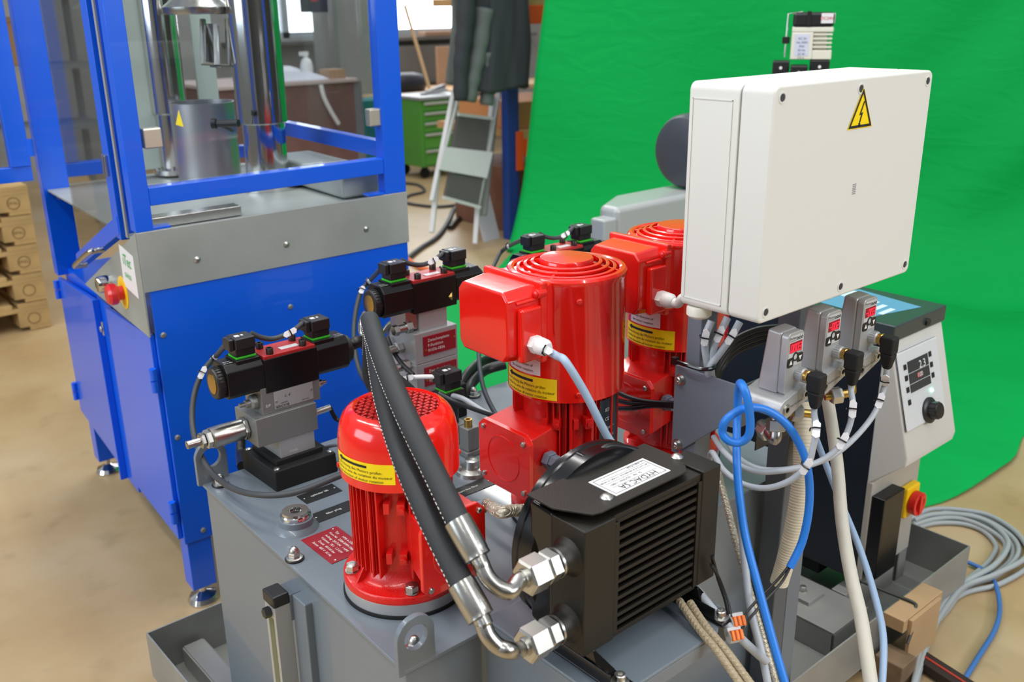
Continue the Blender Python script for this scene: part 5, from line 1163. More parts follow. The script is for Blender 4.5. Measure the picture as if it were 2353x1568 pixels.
# ================================================================== blue press machine
MM = Matrix(((1, .083, 0, .755), (0, 1, 0, 2.2), (0, 0, 1, 0), (0, 0, 0, 1)))
B = lambda: MB(MM)
pm = thing('press_machine', (1.15, 2.72, 0), 'blue framed press machine with glazed guard and stainless steel table', 'machine')
GLASS = bpy.data.materials.new('guard_glass'); GLASS.use_nodes = True
t = GLASS.node_tree; t.nodes.clear(); o_ = t.nodes.new('ShaderNodeOutputMaterial'); mx = t.nodes.new('ShaderNodeMixShader'); tr = t.nodes.new('ShaderNodeBsdfTransparent'); gl = t.nodes.new('ShaderNodeBsdfGlossy'); fr = t.nodes.new('ShaderNodeFresnel')
tr.inputs[0].default_value = (.93, .95, .96, 1); gl.inputs['Roughness'].default_value = .02; gl.inputs[0].default_value = (.5, .5, .5, 1); fr.inputs[0].default_value = 1.5
geo = t.nodes.new('ShaderNodeNewGeometry'); mt_ = t.nodes.new('ShaderNodeMath'); mt_.operation = 'MULTIPLY_ADD'; mt_.inputs[1].default_value = -.83333; mt_.inputs[2].default_value = 1.5; t.links.new(geo.outputs['Backfacing'], mt_.inputs[0]); t.links.new(mt_.outputs[0], fr.inputs[0]); t.links.new(fr.outputs[0], mx.inputs[0]); t.links.new(tr.outputs[0], mx.inputs[1]); t.links.new(gl.outputs[0], mx.inputs[2]); t.links.new(mx.outputs[0], o_.inputs[0])
zc = lambda b: .775-.075*b/1.03
# lower cabinet
mb = B(); mb.box(.012, .748, 0, .004, .20, .90); mb.box(.012, .016, .004, .03, .20, .775); sp = mb.build('side_panel', BLUE, pm, bevel=.002)
mb = B()
for a, z in ((.030, .769), (.369, .769), (.063, .225), (.69, .225), (.69, .78), (.03, .50)): mb.cut(); mb.lathe([(.0072, 0), (.0072, .002), (.004, .0045)], (a, 0, z), -Y, 14)
mb.build('panel_screw', MILL, sp)
mb = B(); mb.box(.02, .74, .02, 1.0, .25, .74); mb.box(.02, .74, .02, 1.0, .22, .25); mb.build('cabinet_core', BLUE, pm)
BLUED = BLUE
def leaf(b0, b1, zb0, zb1):
    mb = B(); mb.hexa([(0, b0, zb0), (.012, b0, zb0), (.012, b1, zb1), (0, b1, zb1), (0, b0, zc(b0)-.003), (.012, b0, zc(b0)-.003), (.012, b1, zc(b1)-.003), (0, b1, zc(b1)-.003)])
    return mb.build('cabinet_door', BLUE, pm, bevel=.002)
l1 = leaf(.012, .425, .215, .215); l2 = leaf(.565, 1.03, .21, .23)
mb = B(); mb.box(.012, .03, .425, .565, .17, .74); mb.box(-.008, .012, .540, .548, .17, .735); mb.build('centre_post', BLUE, pm, bevel=.002)
mb = B(); mb.box(-.004, .001, .478, .492, .645, .685); mb.lathe([(.009, 0), (.009, .006)], (-.004, .485, .665), -X, 16); mb.build('door_latch', ZN, pm, bevel=.002)
mb = B()
for b, z in ((.004, .66), (.004, .30), (1.035, .655), (1.035, .30)):
    mb.cut(); mb.cyl((-.006, b, z-.03), (-.006, b, z-.002), .009, n=14); mb.cyl((-.006, b, z+.002), (-.006, b, z+.03), .009, n=14)
mb.build('hinge', BLUE, pm)
for i, (a, b) in enumerate(((.018, .005), (.018, .96), (.67, .005), (.67, .96))):
    mb = B(); mb.box(a, a+.065, b, b+.065, .055, .26); lg_ = mb.build('leg', BLUE, pm, bevel=.002)
    mb = B(); mb.lathe([(.040, 0), (.042, .006), (.036, .018), (.016, .026), (.010, .030), (.010, .058)], (a+.032, b+.032, 0), Z, 28); mb.build('levelling_foot', CHR, lg_)
# stainless skirt
mb = B(); mb.box(0, .752, -.003, 0, .880, 1.022); sk = mb.build('table_skirt', STN, pm, bevel=.001)
mb = B()
for a, z in ((.135, .937), (.373, .935), (.613, .938)): mb.cut(); mb.lathe([(.0085, 0), (.0085, .001), (.004, .004)], (a, -.003, z), -Y, 16)
mb.build('skirt_screw', ZN, sk)
mb = B(); mb.prism([(0, 1.022), (.62, .765), (0, .770)], (-.003, 0, 0), Y, Z, .003); mb.add([(-.003, -.003, .88), (-.003, 0, .772), (0, 0, .772), (0, -.003, .88)], [(0, 1, 2, 3)]); cpn = mb.build('sloping_console', STN, pm)
mb = B(); mb.hexa([(0, 0, 1.0), (.75, 0, 1.0), (.75, 1.03, .985), (0, 1.03, .985), (0, 0, 1.005), (.75, 0, 1.005), (.75, 1.03, .99), (0, 1.03, .99)]); tbp = mb.build('steel_table', STN, pm)
mb = B(); mb.box(.02, .30, .10, .15, 1.005, 1.03); mb.build('table_rail', STL, tbp, bevel=.002)
mb = B(); mb.box(.60, .745, .10, .60, 1.005, 1.075); mb.build('side_tray', STN, tbp, bevel=.01)
# console items (given on the left plane through its pixels)
def LP(px, py, off=0.):
    d = ray(px, py); n = Vector((1, -.083, 0)); n.normalize(); p0 = Vector((.755, 2.2, 0)); t = (p0-CAM).dot(n)/d.dot(n); return CAM+d*t-n*(off+.003)
nL = Vector((-1, .083, 0)).normalized(); vL = Vector((-.083, -1, 0)).normalized()
c4 = [LP(276, 560), LP(309, 590), LP(323, 687), LP(289, 655)]
mb = MB(); mb.add([p+nL*.001 for p in c4]+[p+nL*.0002 for p in c4], [(0, 1, 2, 3), (4, 7, 6, 5), (0, 4, 5, 1), (1, 5, 6, 2), (2, 6, 7, 3), (3, 7, 4, 0)]); ml = mb.build('maker_label', LBL, cpn, flat=True)
cc_ = LP(296, 603, .0015); mb = MB(); mb.text('iTec', .040, planefn(cc_+Z*.002, vL, Z, nL, .001)); mb.text('swiss', .026, planefn(LP(299, 633, .0015), vL, Z, nL, .001)); mb.build('maker_print', mat('print_green', rgb(40, 170, 80), .6), ml, flat=True)
mb = MB(); mb.text('Tel 00000', .010, planefn(LP(305, 655, .0015), vL, Z, nL, .001)) if False else mb.box(0, 0, 0, 0, 0, 0)
p = LP(287, 672); mb = MB(); mb.lathe([(.042, 0), (.042, .002)], p, nL, 36); yd = mb.build('emergency_plate', YELP, cpn); part_label(yd, 'round yellow emergency stop plate')
mb = MB(); mb.cyl(p, p+nL*.018, .018); mb.lathe([(.024, .016), (.027, .020), (.027, .034), (.021, .041), (.002, .042)], p, nL, 28); es_ = mb.build('stop_button', mat('button_red', rgb(215, 25, 30), .3, coat=.4), yd); part_label(es_, 'red mushroom button')
p = LP(257, 650); mb = MB(); mb.lathe([(.022, 0), (.022, .028), (.019, .034), (.003, .035)], p, nL, 28); mb.build('push_button', CHR, cpn)
# guard frame
mb = B()
mb.box(0, .042, 0, .042, 1.022, 2.05); mb.build('guard_post', BLUE, pm, bevel=.002)
mb = B(); mb.box(.684, .752, 0, .042, 1.022, 2.05); mb.build('guard_post', BLUE, pm, bevel=.002)
mb = B(); mb.box(-.012, .066, .95, 1.0, .72, 2.05); fp_ = mb.build('guard_post', BLUE, pm, bevel=.002)
mb = B(); mb.lathe([(.009, 0), (.008, .003), (.002, .004)], (.032, .95, .965), -Y, 14); mb.build('post_screw', ZN, fp_)
mb = B(); mb.box(.70, .752, .95, 1.0, 1.0, 2.05); mb.build('guard_post', BLUE, pm, bevel=.002)
mb = B(); mb.box(.042, .684, .002, .040, 1.079, 1.121); mb.build('guard_beam', BLUE, pm, bevel=.002)
mb = B(); mb.box(.715, .750, .042, .95, 1.112, 1.155); mb.build('guard_beam', BLUE, pm, bevel=.002)
mb = B(); mb.box(.066, .70, .955, .995, 1.02, 1.06); mb.build('guard_beam', BLUE, pm, bevel=.002)
mb = B()
for a, b in ((.042, .085), (.632, .684)): mb.cut(); mb.box(a, b, .005, .038, 1.022, 1.028)
mb.build('post_foot', BLUE, pm, bevel=.001)
mb = B()
for a in (0.0, .042): mb.cut(); mb.box(a, .75 if a == 0 else .752, 0 if a == 0 else .96, .04 if a == 0 else 1.0, 2.05, 2.09)
mb.build('top_beam', BLUE, pm, bevel=.002)
# left sliding door with sloping bottom rail and handle
mb = B(); mb.box(-.012, .02, .095, .150, .99, 2.0); dr_ = mb.build('door_stile', BLUE, pm, bevel=.002)
mb = B(); mb.hexa([(-.014, .10, 1.005), (.012, .10, 1.005), (.012, .625, .815), (-.014, .625, .815), (-.014, .10, 1.050), (.012, .10, 1.050), (.012, .625, .855), (-.014, .625, .855)]); rl_ = mb.build('door_rail', BLUE, pm, bevel=.002)
mb = B(); mb.hexa([(-.004, .15, 1.01), (0, .15, 1.01), (0, .61, .84), (-.004, .61, .84), (-.004, .15, 2.0), (0, .15, 2.0), (0, .61, 2.0), (-.004, .61, 2.0)]); mb.build('door_glass', GLASS, pm, flat=True)
h0, h1 = LP(252, 572, .012), LP(214, 606, .012); mb = MB(); mb.tube(catmull([h0, h0+nL*.022, h0+nL*.034+(h1-h0)*.08, h1+nL*.034-(h1-h0)*.08, h1+nL*.022, h1], 6), .0075, 14); mb.build('door_handle', STL, pm)
mb = B(); mb.box(-.020, -.010, .128, .142, 1.14, 1.19); mb.box(-.020, -.010, .108, .122, 1.14, 1.19); mb.build('door_clip', STL, dr_, bevel=.002)
mb = B(); mb.box(-.004, .0, .062, .078, 1.0, 2.0); mb.build('door_seal', mat('seal_light', rgb(150, 150, 150), .4), pm)
# front pane
mb = B(); mb.box(.046, .672, .018, .023, 1.128, 2.04); mb.build('front_glass', GLASS, pm, flat=True)
mb = B()
for px_, py_ in ((351, 318), (865, 270)):
    p = MM.inverted() @ P(px_, py_, 'y', 2.21); mb.cut(); mb.box(p.x-.022, p.x+.022, .006, .036, p.z-.023, p.z+.023)
mb.build('glass_clamp', mat('clamp_nickel', rgb(200, 196, 180), .35, .7), pm, bevel=.004)
mb = B(); mb.box(.726, .731, .05, .94, 1.16, 2.04); mb.build('side_glass', GLASS, pm, flat=True)
mb = B(); mb.box(.07, .70, .975, .979, 1.06, 2.04); mb.build('rear_glass', GLASS, pm, flat=True)
# press inside: columns, pot, platen
def W(x, y): return (x, y)
for i, (x, y, r) in enumerate(((1.318, 2.645, .072), (1.235, 3.13, .058), (1.16, 2.98, .03))):
    if i == 2: continue
    mb = MB(); mb.lathe([(r*1.25, 1.0), (r*1.25, 1.015), (r*.86, 1.02), (r*.86, 1.19), (r, 1.195), (r, 2.05)], (x, y, 0), Z, 48); co = mb.build('chrome_column', CHR, pm)
    mb = MB()
    for k in range(6): tt = 2*pi*k/6; mb.cut(); mb.hexn((x+r*1.12*cos(tt), y+r*1.12*sin(tt), 1.015), (x+r*1.12*cos(tt), y+r*1.12*sin(tt), 1.024), .006)
    mb.build('column_bolt', ZN, co)
mb = MB(); mb.ring([(.092, 1.0), (.092, 1.235), (.097, 1.235), (.097, 1.0)], (1.275, 2.96, 0), Z, 56); mb.cyl((1.275, 2.96, 1.0), (1.275, 2.96, 1.01), .095, n=48); pot = mb.build('steel_pot', mat('satin_pot', rgb(178, 178, 182), .32, .8), pm)
q = D(497, 284, 2.62); mb = MB(); mb.tube([q, D(548, 283, 2.60)], .010, 16); mb.lathe([(.014, 0), (.014, .012)], q, RT*-1, 20); mb.tube([q+RT*.002, q+FW*.08+RT*.02], .006, 8); mb.build('pot_handle', BLK, pot)
q = D(412, 272, 2.66); mb = MB(); mb.add([q+RT*-.010+DN*.018, q+RT*.012+DN*.024, q+RT*-.002-DN*.024], [(0, 1, 2)]); mb.build('pot_sticker', YEL, pot, flat=True)
q = D(455, 28, 2.75); q = Vector((q.x, q.y, 0)); zp = D(455, 33, 2.75).z
mb = MB(); mb.lathe([(.095, zp), (.098, zp+.005), (.098, zp+.02), (.085, zp+.03), (.05, zp+.06), (.05, 2.05)], q, Z, 48); pt_ = mb.build('platen', STL, pm)
mb = MB(); mb.cbox(D(490, 105, 2.75), (.012, .05, .12)); mb.tube([D(466, 45, 2.75), D(468, 146, 2.75), D(526, 150, 2.75), D(523, 45, 2.75)], .009, 10); mb.tube([D(496, 60, 2.72), D(499, 150, 2.72)], .009, 10); mb.cbox(D(482, 108, 2.78), (.03, .04, .10)); mb.build('tool_holder', STL, pt_)
sa, sb = (MM.inverted() @ P(q_, 100, 'y', 3.14) for q_ in (288, 342)); mb = B(); mb.box(sa.x, sb.x, .93, .945, 1.02, 2.0); mb.build('rear_strip', mat('pale_green_grey', rgb(188, 200, 190), .5), pm)
sa, sb = (MM.inverted() @ P(q_, 100, 'y', 3.14) for q_ in (434, 480)); mb = B(); mb.box(sa.x, sb.x, .90, .915, 1.06, 2.0); mb.build('rear_strip', mat('pale_green_grey', rgb(188, 200, 190), .5), pm)
# open guard door at far left
od = thing('guard_door', (.75, 3.12, 1.0), 'open blue framed guard door at the far left edge of the machine', 'door')
pA = P(75, 398, 'y', 3.10); mb = MB(); mb.box(pA.x-.42, pA.x, 3.10, 3.13, pA.z-.022, pA.z+.022); mb.build('bottom_rail', BLUE, od, bevel=.002)
mb = MB(); mb.box(pA.x-.055, pA.x, 3.095, 3.13, pA.z+.022, 2.0); mb.build('stile', BLUE, od, bevel=.002)
mb = MB(); mb.box(pA.x-.42, pA.x-.055, 3.11, 3.115, pA.z+.022, 2.0); mb.build('door_glass', GLASS, od, flat=True)
mb = MB(); mb.box(pA.x-.42, pA.x, 3.10, 3.13, 1.96, 2.0); mb.build('top_rail', BLUE, od, bevel=.002)
mb = MB(); mb.cyl((pA.x+.006, 3.10, pA.z+.05), (pA.x+.006, 3.10, pA.z+.10), .009); mb.build('hinge', BLUE, od)
# ================================================================== background workshop
PAL = mat('pallet_wood', rgb(178, 146, 96), .75, bump=.5, bscale=40, var=.22, vscale=6)
PALD = mat('pallet_stamp', rgb(110, 84, 50), .8)
def pallet(z, label):
    x1, y0 = 1.246, 5.04; t = thing('wooden_pallet', (x1-.4, y0+.6, z), label, 'pallet', 'wooden pallets stacked by the machine')
    mb = MB()
    for a in (x1-.8, x1-.4-.05, x1-.1): mb.cut(); mb.box(a, a+.1, y0, y0+1.2, z+.002, z+.022)
    mb.build('bottom_board', PAL, t, bevel=.002)
    mb = MB()
    for a in (x1-.8, x1-.475, x1-.145):
        for b in (y0, y0+.53, y0+1.06): mb.cut(); mb.box(a, a+.145, b, b+.14, z+.022, z+.100)
    mb.build('block', PAL, t, bevel=.002)
    mb = MB()
    for b in (y0, y0+.53, y0+1.06): mb.cut(); mb.box(x1-.8, x1, b, b+.14, z+.100, z+.120)
    mb.build('stringer_board', PAL, t, bevel=.002)
    mb = MB()
    for k in range(5): mb.cut(); mb.box(x1-.8+.165*k, x1-.8+.165*k+.14, y0, y0+1.2, z+.120, z+.143)
    mb.build('top_board', PAL, t, bevel=.002)
    mb = MB(); mb.ring([(.026, 0), (.026, .001), (.030, .001), (.030, 0)], (x1-.075, y0, z+.062), -Y, 24); mb.text('EPAL', .022, planefn((x1-.075, y0, z+.062), X, Z, -Y, .001)) if z > .2 else None; mb.build('stamp', PALD, t, flat=True)
nm = ('lowest', 'second lowest', 'middle', 'fourth from the floor', 'topmost')
for k in range(5): pallet(.1445*k, 'weathered wooden pallet, %s of the stack left of the blue machine' % nm[k])
# shelf rack far left with clutter
SH = mat('shelf_grey', rgb(120, 122, 124), .5)
sr = thing('storage_shelf', (1.1, 7.2, 0), 'grey metal storage shelf with boxes, far behind the wooden pallets', 'shelf')
mb = MB()
for x in (.3, 2.3):
    for y in (7.0, 7.5): mb.cut(); mb.box(x, x+.04, y, y+.04, 0, 2.4)
mb.build('upright', SH, sr)
mb = MB()
for z in (.75, 1.15, 1.6): mb.cut(); mb.box(.3, 2.34, 7.0, 7.54, z, z+.03)
mb.build('shelf_board', SH, sr)
for i, (x, w_, h, c, z, nmx) in enumerate(((.5, .3, .2, (150, 120, 80), .78, 'brown carton'), (.9, .25, .22, (200, 90, 50), .78, 'orange box'), (1.25, .35, .16, (70, 72, 78), .78, 'dark grey box'), (.45, .4, .25, (90, 94, 100), 1.18, 'grey crate'), (1.0, .3, .2, (220, 220, 220), 1.18, 'white box'), (1.5, .4, .3, (130, 100, 70), 1.18, 'brown wooden box'))):
    mb = MB(); mb.box(x, x+w_, 7.1, 7.4, z, z+h); mb.box(x-.005, x+w_+.005, 7.095, 7.405, z+h-.03, z+h+.004); tag(mb.build('storage_box', mat('box_%d' % i if False else 'carton_'+nmx.replace(' ', '_'), rgb(*c), .7), bevel=.004), '%s on the grey shelf far behind the pallets' % nmx, 'box')
# blue and orange pallet rack
RB = mat('rack_blue', rgb(20, 62, 140), .45); RO = mat('rack_orange', rgb(238, 88, 20), .45)
rk = thing('pallet_rack', (4.5, 5.1, 0), 'pallet rack with dark blue uprights and orange beams beside the green cloth', 'rack')
ub_ = P(1150, 552, 'z', 0); rx = 4.175; ry = 4.88
for y, rx in ((ry, rx), (ry+.95, rx+1.5)):
    mb = MB(); mb.box(rx, rx+.075, y, y+.006, 0, 2.6); mb.box(rx, rx+.006, y+.006, y+.07, 0, 2.6); mb.box(rx+.069, rx+.075, y+.006, y+.07, 0, 2.6); mb.box(rx+.075, rx+.11, y+.02, y+.026, 0, 2.6); u_ = mb.build('upright', RB, rk, bevel=.002)
rx = 4.175
for z0 in (.555, 1.40):
    mb = MB(); mb.box(rx+.11, rx+2.4, ry-.005, ry+.045, z0, z0+.115); mb.box(rx+.06, rx+.125, ry-.010, ry-.003, z0-.09, z0+.17); mb.build('beam', RO, rk, bevel=.003)
    mb = MB(); mb.box(rx+.12, rx+2.4, ry+.0, ry+.95, z0+.116, z0+.165); mb.build('shelf_board', mat('chipboard', rgb(190, 150, 100), .8, var=.1), rk)
mb = MB(); mb.box(rx+.15, rx+.9, ry+.25, ry+.8, .0, .45); tag(mb.build('brown_crate', mat('crate_brown', rgb(120, 80, 62), .8, var=.15), bevel=.006), 'brown wooden crate standing under the orange rack beam', 'crate')
mb = MB(); mb.box(rx+.13, rx+.8, ry+.1, ry+.7, .72, .90); tag(mb.build('carton', mat('carton_orange', rgb(196, 134, 84), .8), bevel=.006), 'flat tan carton on the lower rack shelf beside the green cloth', 'box')
mb = MB(); a = P(1118, 545, 'z', 0); mb.hexa([(4.01, 4.95, 0), (4.165, 4.97, 0), (4.165, 4.99, 0), (4.01, 4.97, 0), (4.02, 5.15, .50), (4.165, 5.15, .50), (4.165, 5.17, .50), (4.02, 5.17, .50)]); tag(mb.build('white_board', mat('board_white', rgb(196, 196, 200), .6), bevel=.002), 'pale board leaning beside the blue rack upright behind the ladder', 'board')
# step ladder
AL = mat('ladder_alu', rgb(202, 201, 202), .5); TRD = mat('ladder_tread', rgb(84, 80, 78), .7)
la = thing('step_ladder', (3.8, 4.9, 0), 'folded aluminium step ladder leaning against the rack with dark treads', 'ladder')
yb_, yt_ = 4.80, 5.02
def LD(px, py, k=0):      # points on the leaning ladder plane
    p0 = Vector((3.9, yb_, 0)); n = Vector((0, 1.0, -(yt_-yb_)/1.0)).normalized(); d = ray(px, py); return CAM+d*((p0-CAM).dot(n)/d.dot(n))+Y*k
for i, (a, b) in enumerate((((1043, 208), (992, 462)), ((1056, 208), (1008, 390)), ((1132, 215), (1118, 350)), ((1146, 215), (1098, 470)))):
    mb = MB(); mb.beam(LD(*a), LD(*b), .028, .02); mb.build('side_rail', AL, la, bevel=.002)
for a, b in (((1018, 390), (996, 536)), ((1112, 420), (1096, 562))):
    mb = MB(); mb.beam(LD(*a, .05), LD(*b, .02), .03, .025); mb.build('rear_leg', AL, la, bevel=.002)
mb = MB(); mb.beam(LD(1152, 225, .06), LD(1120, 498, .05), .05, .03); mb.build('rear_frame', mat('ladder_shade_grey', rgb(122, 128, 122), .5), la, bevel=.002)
for q4 in (((1048, 262), (1122, 270), (1110, 350), (1034, 338)), ((1030, 395), (1104, 405), (1092, 472), (1018, 450))):
    mb = MB(); p4 = [LD(*c) for c in q4]; mb.hexa([p+Y*.0 for p in p4]+[p-Y*.03 for p in p4]); mb.build('tread', TRD, la)
q4 = ((1010, 336), (1122, 348), (1108, 408), (998, 388)); mb = MB(); p4 = [LD(*c) for c in q4]; mb.hexa([p-Y*.035 for p in p4]+[p-Y*.05 for p in p4]); mb.build('front_board', AL, la, bevel=.002)
for a, b in (((1046, 262), (1126, 272)), ((1012, 452), (1096, 475))):
    mb = MB(); mb.beam(LD(*a)-Y*.03, LD(*b)-Y*.03, .022, .02); mb.build('rung', AL, la)
# hanging jackets
def garment(label, cx, y, z0, z1, w0, w1, m, seed, dep=.10, sleeve=None):
    r = random.Random(seed); n, mrows = 56, 40; vs = []; fs = []; ph = [r.uniform(0, 6.28) for _ in range(6)]
    for j in range(mrows+1):
        v = j/mrows; z = z1+(z0-z1)*v; w_ = w0+(w1-w0)*v**.8
        for k in range(n):
            a = 2*pi*k/n; f = 1+.10*sin(5*a+ph[0]+v*2)+.06*sin(9*a+ph[1]-v*4)+.03*sin(14*a+v*9+ph[2])
            x = cx+w_/2*cos(a)*f+.02*sin(v*5+ph[3]); yy = y+dep*sin(a)*f*(.6+.5*v); vs.append((x, yy, z+.012*sin(3*a+ph[4])*v))
    for j in range(mrows):
        for k in range(n): k2 = (k+1) % n; fs.append((j*n+k, j*n+k2, (j+1)*n+k2, (j+1)*n+k))
    fs += [tuple(range(n)), tuple(mrows*n+k for k in range(n))]
    root = thing('jacket', (cx, y, z0), label, 'jacket'); mb = MB(); mb.add(vs, fs); mb.build('jacket_body', m, root, ang=180)
    for s in sleeve or []:
        P_ = catmull([Vector(p) for p in s], 6); nn = len(P_); mb = MB(); mb.tube(P_, .05, 18, rf=lambda t: .058-.016*t+.004*sin(t*30)); mb.build('sleeve', m, root, ang=180)
JD = mat('jacket_dark', rgb(46, 50, 54), .85, bump=.5, bscale=14); JG = mat('jacket_grey', rgb(92, 98, 96), .85, bump=.5, bscale=14)
jx = lambda px, py: P(px, py, 'y', 4.74)
garment('black work jacket hanging from the blue rack upright', jx(1155, 100).x, 4.76, jx(1150, 205).z, 1.85, .34, .46, JD, 5, .09, [[jx(1075, -60), jx(1068, 60), jx(1060, 140), jx(1058, 232)]])
garment('grey work jacket with a hanging sleeve left of the black one', jx(1098, 100).x, 4.88, jx(1120, 190).z, 1.8, .16, .22, JG, 9, .06, [[jx(1112, 20), jx(1100, 110), jx(1086, 180), jx(1078, 234)], [jx(1120, 120), jx(1122, 180), jx(1118, 242)]])
# tool cart
GC = mat('cart_green', rgb(84, 160, 62), .45)
c0 = P(948, 405, 'y', 7.3); cx0_, cx1_ = 5.20, 5.74; ctp = .745
tcart = thing('tool_cart', (5.4, 7.55, 0), 'green tool cart with grey drawer handles behind the ladder', 'tool cart')
mb = MB(); mb.box(cx0_, cx1_, 7.3, 7.75, .11, ctp-.03); mb.build('cart_body', GC, tcart, bevel=.006)
mb = MB(); mb.box(cx0_-.012, cx1_+.012, 7.28, 7.77, ctp-.03, ctp); mb.build('cart_top', mat('cart_top_grey', rgb(150, 155, 158), .4), tcart, bevel=.006)
for i, (za, zb_) in enumerate(((.62, .70), (.53, .61), (.43, .52), (.28, .42), (.13, .27))):
    mb = MB(); mb.box(cx0_+.03, cx1_-.03, 7.288, 7.302, za, zb_); dw = mb.build('drawer', GC, tcart, bevel=.003)
    if i < 4 or True: mb = MB(); mb.box(cx0_+.03, cx1_-.03, 7.27, 7.288, zb_-.026, zb_-.004); mb.build('drawer_handle', SH if False else mat('handle_pale', rgb(182, 184, 180), .4), dw, bevel=.003)
for x in (cx0_+.06, cx1_-.08):
    for y in (7.36, 7.68): mb = MB(); mb.cyl((x, y-.012, .05), (x, y+.012, .05), .05, n=24); mb.box(x-.02, x+.02, y-.02, y+.02, .06, .11); mb.build('caster', BLKM, tcart)
mb = MB(); mb.beam((5.35, 7.5, .75), (5.6, 7.42, .78), .03, .02); mb.beam((5.5, 7.6, .75), (5.7, 7.6, .80), .05, .04); tag(mb.build('hand_tool', SH), 'grey hand tool lying on the green tool cart', 'tool')
# workbench against the wall
bench = thing('workbench', (6.0, 8.8, 0), 'wooden topped workbench in front of the window wall', 'workbench')
bt = P(975, 212, 'y', 8.4).z
mb = MB(); mb.box(5.2, 8.2, 8.4, 9.1, bt-.045, bt); mb.build('bench_top', mat('bench_wood', rgb(192, 158, 120), .7, var=.12), bench, bevel=.004)
mb = MB()
for x in (5.35, 6.7, 8.0): mb.cut(); mb.box(x, x+.07, 8.45, 8.52, 0, bt-.045)
mb.build('bench_leg', SH, bench)
mb = MB(); mb.box(5.0, 5.55, 8.46, 9.0, 0, bt-.05); mb.build('under_cabinet', mat('cabinet_charcoal', rgb(44, 44, 50), .6), bench, bevel=.004)
mb = MB(); mb.box(5.72, 8.1, 9.55, 9.6, bt, 1.1); mb.build('bench_back', WALLD, bench)
g0 = P(985, 205, 'y', 8.5)
mb = MB(); mb.lathe([(.0, 0), (.17, .01), (.19, .08), (.16, .16), (.08, .19), (.001, .195)], (g0.x-.20, 8.62, bt), Z, 32, cap=False); tb_ = mb.build('bag', mat('bag_black', rgb(34, 36, 46), .5), ang=180); tb_.scale = (1.35, .7, 1); tag(tb_, 'black bag lying on the wooden workbench beside the blue post', 'bag')
a = P(1004, 108, 'y', 9.0); b = P(1058, 205, 'y', 9.0); mb = MB(); mb.box(a.x, b.x+.15, 9.0, 9.03, bt, a.z); tag(mb.build('cardboard_sheet', mat('board_tan', rgb(176, 140, 112), .8), bevel=.002), 'tan board standing upright on the workbench behind the jackets', 'board')
mb = MB(); mb.tube([P(930, 12, 'y', 8.6), P(962, 120, 'y', 8.45), P(992, 222, 'y', 8.30)], .018, 12, smooth=6); tag(mb.build('wooden_stick', mat('stick_wood', rgb(206, 168, 124), .6)), 'long thin wooden stick leaning up to the bright window', 'stick')
for i, (x, w_, h, c, nmx) in enumerate(((6.95, .5, .05, (176, 138, 110), 'long tan carton'), (7.55, .22, .09, (208, 180, 158), 'pale pink carton'), (7.85, .35, .05, (150, 190, 196), 'pale blue package'))):
    mb = MB(); mb.box(x, x+w_, YW-.2, YW-.05, 1.2, 1.2+h); tag(mb.build('package', mat('package_%s' % ('a', 'b', 'c')[i], rgb(*c), .7), bevel=.004), '%s lying on the window sill' % nmx, 'box')
# brown chest with white things on it, seen through the guard glass
yc = 6.6; a = P(640, 176, 'y', yc); b = P(812, 180, 'y', yc); ct_ = b.z
ch_ = thing('wooden_chest', ((a.x+b.x)/2, yc+.4, 0), 'reddish brown plywood chest seen through the guard glass', 'chest')
mb = MB(); mb.box(a.x-.5, b.x, yc, yc+.8, .25, ct_-.025); mb.build('chest_body', mat('plywood_brown', rgb(118, 84, 76), .75, var=.1), ch_, bevel=.004)
mb = MB(); mb.box(a.x-.52, b.x+.03, yc-.02, yc+.83, ct_-.025, ct_); mb.build('chest_top', mat('plywood_top', rgb(196, 176, 170), .7), ch_, bevel=.003)
mb = MB(); mb.box(b.x+.0, b.x+.07, yc, yc+.07, 0, ct_-.02); mb.build('chest_leg', SH, ch_)
mb = MB(); mb.box(a.x-.4, a.x-.33, yc, yc+.07, 0, .25); mb.build('chest_leg', SH, ch_)
wq = P(706, 175, 'y', yc+.25)
bo = thing('white_bottle', (wq.x, yc+.25, ct_), 'white plastic spray bottle standing on the brown chest', 'bottle')
mb = MB(); mb.lathe([(.045, 0), (.047, .01), (.047, .10), (.035, .14), (.018, .155), (.018, .17)], (wq.x, yc+.25, ct_), Z, 24); mb.build('bottle_body', WPL, bo)
mb = MB(); mb.box(wq.x-.05, wq.x+.02, yc+.235, yc+.265, ct_+.17, ct_+.20); mb.cyl((wq.x, yc+.25, ct_+.165), (wq.x, yc+.25, ct_+.18), .02); mb.build('spray_head', WPL, bo, bevel=.003)
mb = MB(); mb.hexa([(a.x-.1, yc+.05, ct_), (wq.x+.12, yc+.05, ct_), (wq.x+.08, yc+.6, ct_), (a.x-.1, yc+.6, ct_), (a.x-.05, yc+.12, ct_+.07), (wq.x-.02, yc+.15, ct_+.05), (wq.x-.02, yc+.5, ct_+.09), (a.x-.05, yc+.5, ct_+.09)]); tag(mb.build('plastic_sheet', mat('sheet_white', rgb(216, 216, 226), .5), bevel=.01), 'crumpled white plastic sheet on the brown chest', 'sheet')
mb = MB(); mb.box(wq.x+.08, wq.x+.22, yc+.05, yc+.2, ct_, ct_+.07); tag(mb.build('cardboard_piece', mat('board_tan', rgb(176, 140, 112), .8), bevel=.003), 'small brown block on the chest beside the white bottle', 'block')
cable('hanging_hose', [P(737, 195, 'y', yc-.05), P(745, 225, 'y', yc-.06), P(760, 255, 'y', yc-.06), P(778, 285, 'y', yc-.06)], .016, WPL, 'white hose end hanging at the front of the brown chest', 'hose')
